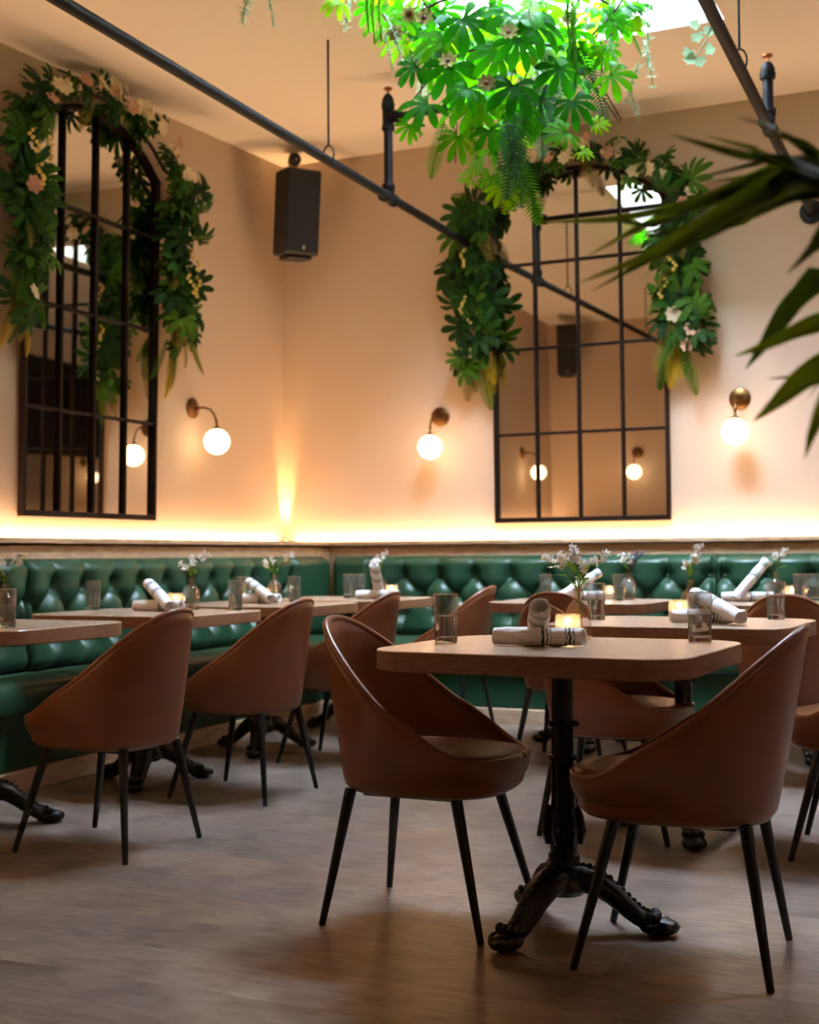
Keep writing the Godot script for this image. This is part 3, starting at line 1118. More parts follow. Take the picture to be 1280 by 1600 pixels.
func make_chair() -> Node3D:
	var o := thing("tub_chair", "", "chair", Vector3.ZERO, 0.0, "tan leather tub chairs")
	var le = M["tan_leather"]
	var n := 64
	# outer shell
	var rows := []
	for i in 15:
		var v := i / 14.0
		var row := []
		for j in n:
			var th := TAU * j / n
			var b := base_pt(th)
			var r := rim_pt(th)
			var p: Vector3
			if v < 0.22:
				# rounded bottom edge
				var a := v / 0.22 * PI / 2
				var q := base_pt(th, 0.86 + 0.14 * sin(a))
				q.y = 0.352 + 0.040 * (1.0 - cos(a))
				p = q
			else:
				var k := (v - 0.22) / 0.78
				b.y = 0.392
				p = b.lerp(r, k)
				# belly out a little between base and rim
				var nrm := Vector3(p.x + 0.02, 0, p.z).normalized()
				p += nrm * (0.026 * sin(PI * k) * (0.25 + 0.5 * smoothstep(0.1, 0.4, (1 - cos(th)) / 2) - 0.65 * smoothstep(0.55, 0.95, (1 - cos(th)) / 2)))
			row.append(p)
		rows.append(row)
	# over the rim and down the inside
	for i in 9:
		var k := i / 8.0
		var row := []
		for j in n:
			var th := TAU * j / n
			var r := rim_pt(th, 0.017)
			var b := base_pt(th, 0.94)
			b.y = 0.418
			var p := r.lerp(b, k)
			var nrm := Vector3(p.x + 0.02, 0, p.z).normalized()
			p += nrm * (0.020 * sin(PI * k))
			if i == 0:
				p.y += 0.002
			row.append(p)
		rows.append(row)
	var st := st_new()
	grid(st, rows, true)
	ring_fan(st, rows[0], Vector3(-0.02, 0.352, 0), true)
	ring_fan(st, rows[-1], Vector3(-0.02, 0.418, 0))
	var shell := part("tub_shell", done(st), le, o)
	# welt round the rim
	var loop := []
	for j in n * 2 + 1:
		var th := TAU * j / (n * 2)
		loop.append(rim_pt(th, 0.0085))
	part("rim_welt", tube(loop, 0.0105, 10), le, shell)
	# seat pad, domed
	var rows2 := []
	for i in 11:
		var k := i / 10.0
		var row := []
		for j in 48:
			var th := TAU * j / 48
			var b := base_pt(th, 0.96)
			var x := b.x + 0.02
			var edge := 1.0
			if k < 0.3:
				edge = 0.97 + 0.03 * sin(k / 0.3 * PI / 2)
			else:
				edge = 1.0 - (k - 0.3) / 0.7
			var y := 0.43
			if k < 0.3:
				y = 0.425 + 0.035 * (k / 0.3)
			else:
				y = 0.460 + 0.024 * (1.0 - edge * edge)
			row.append(Vector3(x * edge * 1.02 + 0.012 - 0.02, y, b.z * edge))
		rows2.append(row)
	st = st_new()
	grid(st, rows2, true)
	part("seat_pad", done(st), le, o)
	# legs: tapered black tubes, splayed
	for sx in [-1.0, 1.0]:
		for sz in [-1.0, 1.0]:
			var a := Vector3(sx * 0.155 - 0.02, 0.362, sz * 0.150)
			var b := Vector3(sx * 0.228 + (0.0 if sx > 0 else -0.005), 0.0, sz * 0.215)
			part("leg", cyl(b, a, 0.0095, 0.0165, 14), M["black_steel"], o)
	part("under_frame", span(Vector3(-0.15, 0.340, -0.13), Vector3(0.12, 0.354, 0.13), 0.004), M["black_steel"], o)
	return o


func chairs():
	var src := make_chair()
	var list := [
		[Vector3(-1.42, 0, -3.285), 0.0, "tan leather tub chair left of the nearest table, facing right"],
		[Vector3(-0.70, 0, -3.20), PI + 0.04, "tan leather tub chair right of the nearest table, facing left"],
		[Vector3(-2.795, 0, -3.63), PI, "tan leather tub chair nearest the left bench, back turned to us"],
		[Vector3(-2.87, 0, -4.64), PI, "tan leather tub chair at the second table along the left bench"],
		[Vector3(-2.90, 0, -5.58), PI, "tan leather tub chair at the third table along the left bench"],
		[Vector3(-2.78, 0, -6.60), PI, "tan leather tub chair at the far corner table, facing left"],
		[Vector3(-1.83, 0, -5.95), PI / 2, "tan leather tub chair pulled up to the table under the back mirror"],
		[Vector3(-1.225, 0, -4.55), 0.0, "tan leather tub chair behind the nearest table, facing right"],
		[Vector3(-0.76, 0, -5.80), PI / 2, "tan leather tub chair with its broad back to us at right"],
		[Vector3(-0.36, 0, -4.50), PI, "tan leather tub chair cut off by the right picture edge"],
	]
	for i in list.size():
		var c: Array = list[i]
		if i == 0:
			src.position = c[0]
			src.rotation.y = c[1]
			src.set_meta("label", c[2])
		else:
			copy(src, c[2], c[0], c[1])


# ---------------------------------------------------------------- things on the tables
func make_tumbler() -> Node3D:
	var o := thing("water_glass", "", "glass", Vector3.ZERO, 0.0, "water tumblers")
	var h := 0.136
	part("tumbler", lathe([Vector2(0.0322, 0.019), Vector2(0.0345, h - 0.0015), Vector2(0.0339, h), Vector2(0.0333, h - 0.0015), Vector2(0.0309, 0.0195)], 40), M["tumbler_glass"], o)
	part("water", lathe([Vector2(0.0, 0.0158), Vector2(0.026, 0.0168), Vector2(0.0303, 0.0200), Vector2(0.0316, 0.076), Vector2(0.0310, 0.0752), Vector2(0.0, 0.0748)], 40), M["water"], o)
	var lip := []
	for i in 9:
		var a := TAU * i / 8.0 - PI / 2
		lip.append(Vector2(0.0339 + cos(a) * 0.0013, h + sin(a) * 0.0013))
	part("lip", lathe(lip, 40), M["clear_glass"], o)
	part("thick_base", lathe([Vector2(0.0, 0.0), Vector2(0.0295, 0.0), Vector2(0.0315, 0.002), Vector2(0.0322, 0.019), Vector2(0.0305, 0.0195), Vector2(0.026, 0.0165), Vector2(0.0, 0.0155)], 40), M["clear_glass"], o)
	return o


func make_candle() -> Node3D:
	var o := thing("candle_jar", "", "candle", Vector3.ZERO, 0.0, "lit candles in glass jars")
	var h := 0.076
	part("jar", lathe([Vector2(0.0, 0.0), Vector2(0.034, 0.0), Vector2(0.037, 0.004), Vector2(0.037, h - 0.016), Vector2(0.0355, h - 0.012), Vector2(0.0355, h - 0.002), Vector2(0.0365, h), Vector2(0.034, h), Vector2(0.0335, h - 0.012), Vector2(0.0345, h - 0.018), Vector2(0.0345, 0.006), Vector2(0.0, 0.005)], 36), M["jar_glass"], o)
	part("wax", lathe([Vector2(0.0, 0.006), Vector2(0.0335, 0.006), Vector2(0.0335, 0.036), Vector2(0.031, 0.037), Vector2(0.0, 0.034)], 32), M["wax"], o)
	part("wick", cyl(Vector3(0, 0.033, 0), Vector3(0.001, 0.042, 0), 0.0009, 0.0007, 6), M["lens_black"], o)
	part("flame", lathe([Vector2(0.0, 0.040), Vector2(0.0035, 0.043), Vector2(0.0048, 0.048), Vector2(0.0036, 0.055), Vector2(0.0014, 0.062), Vector2(0.0, 0.066)], 14), M["flame"], o)
	var l := OmniLight3D.new()
	l.name = "candle_light"
	l.light_color = Color(1.0, 0.82, 0.56)
	l.light_energy = 0.014
	l.light_size = 0.005
	l.omni_range = 6.0
	l.omni_attenuation = 2.0
	l.shadow_enabled = true
	l.position = Vector3(0, 0.050, 0)
	o.add_child(l)
	return o


func make_vase() -> Node3D:
	var o := thing("bottle_vase", "", "vase", Vector3.ZERO, 0.0, "small glass bottle vases")
	part("bottle", lathe([Vector2(0.0365, 0.010), Vector2(0.0365, 0.072), Vector2(0.0352, 0.083), Vector2(0.031, 0.094), Vector2(0.0235, 0.104), Vector2(0.016, 0.111), Vector2(0.0125, 0.118), Vector2(0.012, 0.138), Vector2(0.0145, 0.142), Vector2(0.0145, 0.146), Vector2(0.0115, 0.146), Vector2(0.0105, 0.138)], 36), M["blush_glass"], o)
	part("thick_base", lathe([Vector2(0.0, 0.0), Vector2(0.032, 0.0), Vector2(0.0355, 0.003), Vector2(0.0365, 0.010), Vector2(0.034, 0.0105), Vector2(0.0, 0.008)], 36), M["clear_glass"], o)
	return o


func petal_flower(n: int, r: float, w: float, cup: float, sd: int) -> ArrayMesh:
	# petals round +Y
	var st := st_new()
	var g := RandomNumberGenerator.new()
	g.seed = sd
	for i in n:
		var a := TAU * i / n + g.randf_range(-0.15, 0.15)
		var d := Vector3(cos(a), 0, sin(a))
		var s := Vector3(-sin(a), 0, cos(a))
		var c := cup * g.randf_range(0.7, 1.3)
		var p := []
		for k in 5:
			var t := k / 4.0
			var ww := w * sin(PI * clampf(t * 0.82 + 0.1, 0, 1))
			var m := d * (r * t) + Vector3(0, c * r * (t - 0.45 * t * t), 0)
			p.append([m - s * ww + Vector3(0, 0.15 * ww, 0), m - Vector3(0, 0.1 * ww, 0), m + s * ww + Vector3(0, 0.15 * ww, 0)])
		grid(st, p)
	return done(st)


func blade(l: float, w: float, droop: float, fold := 0.25, seg := 7) -> ArrayMesh:
	# a simple pointed leaf along +X, face up
	var st := st_new()
	var rows := []
	for k in seg + 1:
		var t := float(k) / seg
		var ww := w * pow(sin(PI * clampf(0.06 + 0.94 * t, 0, 1)), 0.8)
		var m := Vector3(l * t * (1.0 - 0.12 * droop * t), -droop * l * t * t * 0.6, 0)
		rows.append([m + Vector3(0, fold * ww, -ww), m, m + Vector3(0, fold * ww, ww)])
	grid(st, rows)
	return done(st)


func napkin_roll(sd: int) -> ArrayMesh:
	# a rolled cloth along +X, length 0.25, striped near one end; coloured by vertex
	var st := SurfaceTool.new()
	st.begin(Mesh.PRIMITIVE_TRIANGLES)
	st.set_smooth_group(0)
	var g := FastNoiseLite.new()
	g.seed = sd
	g.frequency = 9.0
	var l := 0.25
	var nx := 110
	var na := 28
	var white := Color(0.86, 0.865, 0.86)
	var dark := Color(0.035, 0.075, 0.06)
	var blue := Color(0.16, 0.30, 0.34)
	var pos := []
	var col := []
	for i in nx + 1:
		var t := float(i) / nx
		var x := l * (t - 0.5)
		var row := []
		var cr_ := []
		for j in na:
			var a := TAU * j / na
			var r := 0.0225 * (1.0 + 0.09 * sin(PI * t)) * (1.0 + 0.14 * g.get_noise_3d(x * 1.5, cos(a) * 0.12, sin(a) * 0.12))
			# the free flap of the roll
			r += 0.0035 * smoothstep(0.0, 1.0, fposmod(a / TAU + 0.35 * t, 1.0))
			row.append(Vector3(x, 0.0245 + sin(a) * r * 0.95, cos(a) * r * 1.12))
			var k := fposmod(t + 0.10 * (a / TAU if a < PI else 1.0 - a / TAU) * 2.0, 1.0)
			var c := white
			for s in [[0.60, 0.016, dark], [0.645, 0.008, dark], [0.69, 0.005, blue], [0.86, 0.007, dark], [0.90, 0.014, dark], [0.945, 0.007, dark]]:
				if absf(k - s[0]) < s[1]:
					c = s[2]
			cr_.append(c)
		pos.append(row)
		col.append(cr_)
	for i in nx:
		for j in na:
			var k := (j + 1) % na
			for q in [[i, j], [i, k], [i + 1, k], [i, j], [i + 1, k], [i + 1, j]]:
				st.set_color(col[q[0]][q[1]])
				st.add_vertex(pos[q[0]][q[1]])
	# hollow rolled ends
	for e in [0, nx]:
		var sg := -1.0 if e == 0 else 1.0
		var r0: Array = pos[e]
		var c0 := Vector3(r0[0].x, 0.0245, 0)
		var prev: Array = r0
		for s in [[0.72, -0.002], [0.66, -0.03], [0.0, -0.034]]:
			var cur := []
			for j in na:
				cur.append(c0 + (r0[j] - c0) * s[0] + Vector3(sg * s[1], 0, 0))
			for j in na:
				var k := (j + 1) % na
				for v in [prev[j], prev[k], cur[k], prev[j], cur[k], cur[j]]:
					st.set_color(white)
					st.add_vertex(v)
			prev = cur
	st.generate_normals()
	st.index()
	return st.commit()


func flowers(label: String, where: Vector3, kind: int, sd: int):
	# sprays of small star flowers; kind 0 is the full bunch, 1 a slim sprig, 2 a sprig with dark buds
	var o := thing("flower_sprig", label, "flowers", where, 0.0, "white flower sprigs in the vases")
	var g := RandomNumberGenerator.new()
	g.seed = sd
	var sprays := []
	if kind == 0:
		sprays = [[-0.95, 0.115, 8], [-0.55, 0.115, 9], [-0.12, 0.125, 9], [0.30, 0.09, 8], [0.62, 0.12, 9], [0.1, 0.07, 5]]
	elif kind == 1:
		sprays = [[g.randf_range(-0.9, -0.3), 0.085, 7], [g.randf_range(0.2, 0.7), g.randf_range(0.12, 0.15), 9], [g.randf_range(-0.2, 0.2), 0.10, 8]]
	else:
		sprays = [[-0.35, 0.11, 9], [0.0, 0.095, 8], [0.25, 0.08, 6]]
	for e in sprays:
		var lean: float = e[0]
		var side := (cr * lean + cf * g.randf_range(-0.35, 0.25))
		side.y = 0.0
		var l: float = e[1]
		var p0 := Vector3(g.randf_range(-0.012, 0.012), 0.012, g.randf_range(-0.012, 0.012))
		var p1 := Vector3(0, 0.142, 0) + side * 0.005
		var p2 := p1 + Vector3(0, l * 0.55, 0) + side * l * 0.35
		var p3 := p1 + Vector3(0, l * (1.0 - 0.25 * absf(lean)), 0) + side * l * 0.95
		var stem := part("stem", tube([p0, p1, p1.lerp(p2, 0.5) + Vector3(0, 0.003, 0), p2, p3], [0.0014, 0.0014, 0.0013, 0.0012, 0.001], 6), M["stem_green"], o)
		for k in (3 if kind == 0 else 2):
			var q := p1.lerp(p2, 0.25 + 0.35 * k)
			var d := (side * g.randf_range(0.2, 1.2) + Vector3(0, 0.7, 0) + rand_dir(g) * 0.5).normalized()
			part("leaf", mesh_of("sprig_leaf", func(): return blade(0.055, 0.008, 0.4)), M["stem_green"], stem, Transform3D(frame_basis(d, Vector3.UP + rand_dir(g) * 0.4, g.randf_range(0.6, 1.1)), q))
		for k in e[2]:
			var t: float = 0.45 + 0.55 * (k + 0.5) / e[2]
			var c := p2.lerp(p3, (t - 0.3) / 0.7) + rand_dir(g) * 0.012
			var d := (rand_dir(g) + Vector3(0, 0.3, 0) + side * 0.3).normalized()
			part("blossom", mesh_of("tiny_flower_%d" % (k % 3), func(): return petal_flower(6, 0.0155, 0.0042, 0.55, k % 3)), M["petal_white"], o, Transform3D(Basis(Quaternion(Vector3.UP, d)) * Basis().scaled(Vector3.ONE * g.randf_range(0.7, 1.1)), c))
	if kind == 0:
		part("tendril", tube([Vector3(0, 0.142, 0), Vector3(0, 0.2, 0) - cr * 0.05, Vector3(0, 0.222, 0) - cr * 0.10, Vector3(0, 0.205, 0) - cr * 0.14, Vector3(0, 0.18, 0) - cr * 0.155], [0.0015, 0.0014, 0.0013, 0.0012, 0.0006], 6), M["stem_green"], o)
	if kind == 2:
		for v in [0.8, 0.45]:
			part("bud_spike", tube([Vector3(0, 0.14, 0), Vector3(0, 0.19, 0) + cr * 0.03 * v, Vector3(0, 0.235, 0) + cr * 0.07 * v, Vector3(0, 0.262, 0) + cr * 0.11 * v], [0.002, 0.005, 0.007, 0.003], 7), M["bud_violet"], o)


func mesh_of(key: String, make: Callable) -> Mesh:
	if not shared.has(key):
		shared[key] = make.call()
	return shared[key]


func on_table(px: float, z: float) -> Vector3:
	# the point of the table plane in that picture column at that distance into the room
	var lo := 700.0
	var hi := 1400.0
	# solve for x on the line z = const, y = TOP
	var x0 := -6.0
	var x1 := 1.0
	for i in 40:
		var x := (x0 + x1) / 2
		var d := Vector3(x, TOP, z) - EYE
		var p := 640.0 + FPX * d.dot(cr) / d.dot(cf)
		if p < px:
			x0 = x
		else:
			x1 = x
	return Vector3((x0 + x1) / 2, TOP, z)


func settings():
	var g_src: Node3D = make_tumbler()
	var gl := [
		[697, -3.27, "clear tumbler at the left end of the nearest table"],
		[1094, -3.52, "clear tumbler at the right end of the nearest table"],
		[932, -4.58, "clear tumbler at the left end of the second table, by the vase"],
		[1213, -4.80, "clear tumbler at the right end of the second table"],
		[10, -3.50, "clear tumbler cut by the left picture edge"],
		[146, -4.82, "clear tumbler alone on the left bench table, before green leather"],
		[368, -4.96, "clear tumbler before crossed napkins along the left bench"],
		[379, -5.88, "clear tumbler half hidden behind another on the left bench side"],
		[460, -5.93, "clear tumbler right of the third vase along the left bench"],
		[545, -6.62, "left of two tumblers standing together on the corner table"],
		[563, -6.70, "right of two tumblers standing together on the corner table"],
		[853, -6.62, "clear tumbler at the left end of the table under the back mirror"],
		[968, -6.52, "clear tumbler beside the candle under the back mirror"],
		[1251, -6.62, "left of two tumblers on the far right table"],
		[1272, -6.66, "right of two tumblers on the far right table"],
	]
	for i in gl.size():
		var p := on_table(gl[i][0], gl[i][1])
		if i == 0:
			g_src.position = p
			g_src.set_meta("label", gl[i][2])
		else:
			copy(g_src, gl[i][2], p, 0.3 * i)
	var c_src: Node3D = make_candle()
	var cl := [
		[888, -3.44, "lit candle jar beside the vase on the nearest table"],
		[1061, -4.60, "lit candle jar on the second table before the pink vase"],
		[274, -4.93, "lit candle jar behind crossed napkins, second table on the left"],
		[412, -5.83, "lit candle jar beside the third vase along the left bench"],
		[612, -6.64, "lit candle jar on the corner table"],
		[953, -6.58, "lit candle jar on the table under the back mirror"],
		[1238, -6.70, "lit candle jar behind the vase on the far right table"],
	]
	for i in cl.size():
		var p := on_table(cl[i][0], cl[i][1])
		if i == 0:
			c_src.position = p
			c_src.set_meta("label", cl[i][2])
		else:
			copy(c_src, cl[i][2], p, 0.0)
	var v_src: Node3D = make_vase()
	var vl := [
		[905, -3.53, "nearest table", 0],
		[1080, -4.76, "second table", 1],
		[8, -3.78, "table at the left edge", 1],
		[300, -4.95, "second table on the left", 1],
		[429, -5.90, "third table on the left", 1],
		[594, -6.68, "corner table", 1],
		[984, -6.62, "table under the back mirror", 2],
		[1213, -6.64, "far right table", 1],
	]
	for i in vl.size():
		var p := on_table(vl[i][0], vl[i][1])
		var lb := "blush glass bottle vase on the " + str(vl[i][2])
		if i == 0:
			v_src.position = p
			v_src.set_meta("label", lb)
		else:
			copy(v_src, lb, p, 0.0)
		flowers("white flower sprig in the vase on the " + str(vl[i][2]), p, vl[i][3], 31 + i)
	# napkins: [px, z, turn of the flat roll, heading and tilt of the propped roll, place]
	var nl := [
		[842, -3.235, -0.05, -1.22, 0.33, "the nearest table"],
		[1108, -4.45, -0.02, 2.45, 0.30, "the second table"],
		[247, -4.78, 0.0, 2.6, 0.40, "the second table on the left"],
		[402, -5.70, 0.1, 2.6, 0.34, "the third table on the left"],
		[590, -6.44, 0.05, -1.3, 0.75, "the corner table"],
		[905, -6.44, 0.3, 0.7, 0.50, "the table under the back mirror"],
		[1168, -6.48, 0.1, 0.6, 0.80, "the far right table"],
	]
	var nm := [napkin_roll(3), napkin_roll(4)]
	for i in nl.size():
		var a: Array = nl[i]
		var p := on_table(a[0], a[1])
		var o := thing("napkin_roll", "striped white napkin roll lying flat on " + str(a[5]), "napkin", p, a[2], "rolled napkins")
		part("cloth", nm[0], M["napkin_cloth"], o, Transform3D(Basis(), Vector3(0, 0.0025, 0)))
		var s := sin(a[4])
		var d := 0.049 / s - 0.125
		var q: Vector3 = p - Vector3(cos(a[3]), 0, -sin(a[3])) * d * cos(a[4])
		o = thing("napkin_roll", "striped white napkin roll propped across another on " + str(a[5]), "napkin", q, a[3], "rolled napkins")
		part("cloth", nm[1], M["napkin_cloth"], o, Transform3D(Basis(Vector3.BACK, a[4]), Vector3(0, 0.127 * s + 0.0045, 0)))


# ---------------------------------------------------------------- greenery
func palmate(lobes: int, w: float, droop: float, sd: int) -> ArrayMesh:
	# a fatsia-like leaf of radius about 1, stalk at the origin, lobes fanned round +X, face +Y
	var st := st_new()
	var g := RandomNumberGenerator.new()
	g.seed = sd
	for i in lobes:
		var t := (i + 0.5) / lobes * 2.0 - 1.0
		var a := t * 2.35 + g.randf_range(-0.06, 0.06)
		var l := (1.0 - 0.42 * t * t) * g.randf_range(0.9, 1.06)
		var d := Vector3(cos(a), 0, sin(a))
		var s := Vector3(-sin(a), 0, cos(a))
		var dr := droop * g.randf_range(0.6, 1.4)
		var rows := []
		for k in 8:
			var u: float = [0.0, 0.15, 0.35, 0.55, 0.72, 0.86, 0.95, 1.0][k]
			var ww: float = w * l * [0.30, 0.36, 0.62, 0.92, 1.0, 0.84, 0.5, 0.05][k]
			var m := d * (l * u) + Vector3(0, 0.10 * sin(PI * u) - dr * u * u, 0)
			rows.append([m - s * ww + Vector3(0, 0.22 * ww, 0), m, m + s * ww + Vector3(0, 0.22 * ww, 0)])
		grid(st, rows)
	return done(st)


func ivy_leaf(sd: int) -> ArrayMesh:
	var st := st_new()
	var out := [Vector2(0, 0), Vector2(-0.12, 0.35), Vector2(0.05, 0.62), Vector2(0.38, 0.48), Vector2(0.62, 0.62), Vector2(0.72, 0.28), Vector2(1.0, 0.0)]
	var full := []
	for p in out:
		full.append(Vector3(p.x, -0.10 * p.y * p.y - 0.15 * p.x * p.x, p.y))
	for i in range(out.size() - 2, 0, -1):
		full.append(Vector3(out[i].x, -0.10 * out[i].y * out[i].y - 0.15 * out[i].x * out[i].x, -out[i].y))
	var c := Vector3(0.38, 0.06, 0)
	ring_fan(st, full, c)
	return done(st)


func fern(pairs: int, l: float, w: float, droop: float) -> ArrayMesh:
	# frond along +X bending down; leaflets both sides
	var st := st_new()
	var pts := []
	for k in pairs + 2:
		var t := float(k) / (pairs + 1)
		pts.append(Vector3(l * (t - 0.3 * droop * t * t * t), -droop * l * 0.55 * t * t, 0))
	tube_into(st, pts, 0.0035 * l / 0.4, 4)
	for k in range(1, pairs + 1):
		var t := float(k) / (pairs + 1)
		var d: Vector3 = (pts[k + 1] - pts[k - 1]).normalized()
		var ll := w * pow(sin(PI * clampf(0.12 + 0.86 * t, 0, 1)), 0.7)
		for sg in [-1.0, 1.0]:
			var tip: Vector3 = pts[k] + (Vector3(0, -0.12, sg) * 0.95 + d * 0.45).normalized() * ll
			var h: Vector3 = d * (l / pairs * 0.27)
			var mid: Vector3 = pts[k].lerp(tip, 0.45)
			for v in [pts[k] - h * 0.7, mid + h, pts[k] + h * 0.7, pts[k] - h * 0.7, mid - h, mid + h, mid - h, tip, mid + h]:
				st.add_vertex(v)
	return done(st)


func tassel(l: float, sd: int) -> ArrayMesh:
	# a hanging rope of small catkin scales, from the origin downwards
	var st := st_new(false)
	var g := RandomNumberGenerator.new()
	g.seed = sd
	var n := int(l / 0.008)
	for i in n:
		var y := -l * i / n
		var r := 0.013 * (1.0 - 0.6 * float(i) / n)
		for j in 5:
			var a := j * TAU / 5 + i * 0.9
			var d := Vector3(cos(a), 0, sin(a))
			var s := Vector3(-sin(a), 0, cos(a))
			var b := Vector3(0.004 * sin(y * 20), y, 0)
			st.add_vertex(b + d * r * 0.3 + s * 0.005)
			st.add_vertex(b + d * r * 0.3 - s * 0.005)
			st.add_vertex(b + d * r + Vector3(0, -0.010, 0))
			st.add_vertex(b + d * r * 0.3 + s * 0.005 + Vector3(0, -0.006, 0))
			st.add_vertex(b + d * r * 0.3 - s * 0.005 + Vector3(0, -0.006, 0))
			st.add_vertex(b + d * r + Vector3(0, -0.010, 0))
	return done(st)


func frost_sprig(l: float, sd: int) -> ArrayMesh:
	# a drooping stem with many short pale needles
	var st := st_new(false)
	var g := RandomNumberGenerator.new()
	g.seed = sd
	var pts := []
	for i in 9:
		var t := i / 8.0
		pts.append(Vector3(l * 0.35 * sin(t * 1.4), -l * t, 0))
	tube_into(st, pts, 0.0025, 4)
	for i in 70:
		var t := g.randf_range(0.05, 1.0)
		var k := mini(int(t * 8), 7)
		var p: Vector3 = (pts[k] as Vector3).lerp(pts[k + 1], t * 8 - k)
		var d := Vector3(g.randf_range(-1, 1), g.randf_range(-0.9, 0.5), g.randf_range(-1, 1)).normalized()
		var s := d.cross(Vector3(0.3, 0.8, 0.5)).normalized() * 0.0035
		var q := p + d * g.randf_range(0.02, 0.045)
		for v in [p - s, q, p + s]:
			st.add_vertex(v)
	return done(st)


func berry_cluster(n: int, sd: int) -> ArrayMesh:
	var st := st_new()
	var g := RandomNumberGenerator.new()
	g.seed = sd
	var c := Vector3.ZERO
	for i in n:
		c += Vector3(g.randf_range(-0.02, 0.02), -0.022, g.randf_range(-0.01, 0.02))
		var r := g.randf_range(0.010, 0.014)
		lathe_into(st, [Vector2(0, r), Vector2(r * 0.75, r * 0.66), Vector2(r, 0), Vector2(r * 0.75, -r * 0.66), Vector2(0, -r)], 8, Transform3D(Basis(), c))
	return done(st)


func rand_dir(g: RandomNumberGenerator) -> Vector3:
	return Vector3(g.randf_range(-1, 1), g.randf_range(-1, 1), g.randf_range(-1, 1)).normalized()


func leaf_at(o: Node3D, base: Vector3, p: Vector3, d: Vector3, nrm: Vector3, s: float, m: String, v: int):
	part("leaf", mesh_of("palmate_%d" % v, func(): return palmate([7, 8, 9, 7][v], [0.165, 0.15, 0.135, 0.175][v], [0.18, 0.3, 0.12, 0.45][v], 40 + v)), M[m], o, Transform3D(frame_basis(d, nrm, s), p - base))


func greenery():
	hanging_greenery()
	garland("arch of leaves and cream flowers draped over the left wall mirror", Vector3(XL, 1.245, -5.88), Vector3(0, 0, -1), Vector3(1, 0, 0), 71)
	garland("arch of leaves and cream flowers draped over the back wall mirror", Vector3(-2.41, 1.235, ZB), Vector3(1, 0, 0), Vector3(0, 0, 1), 72)


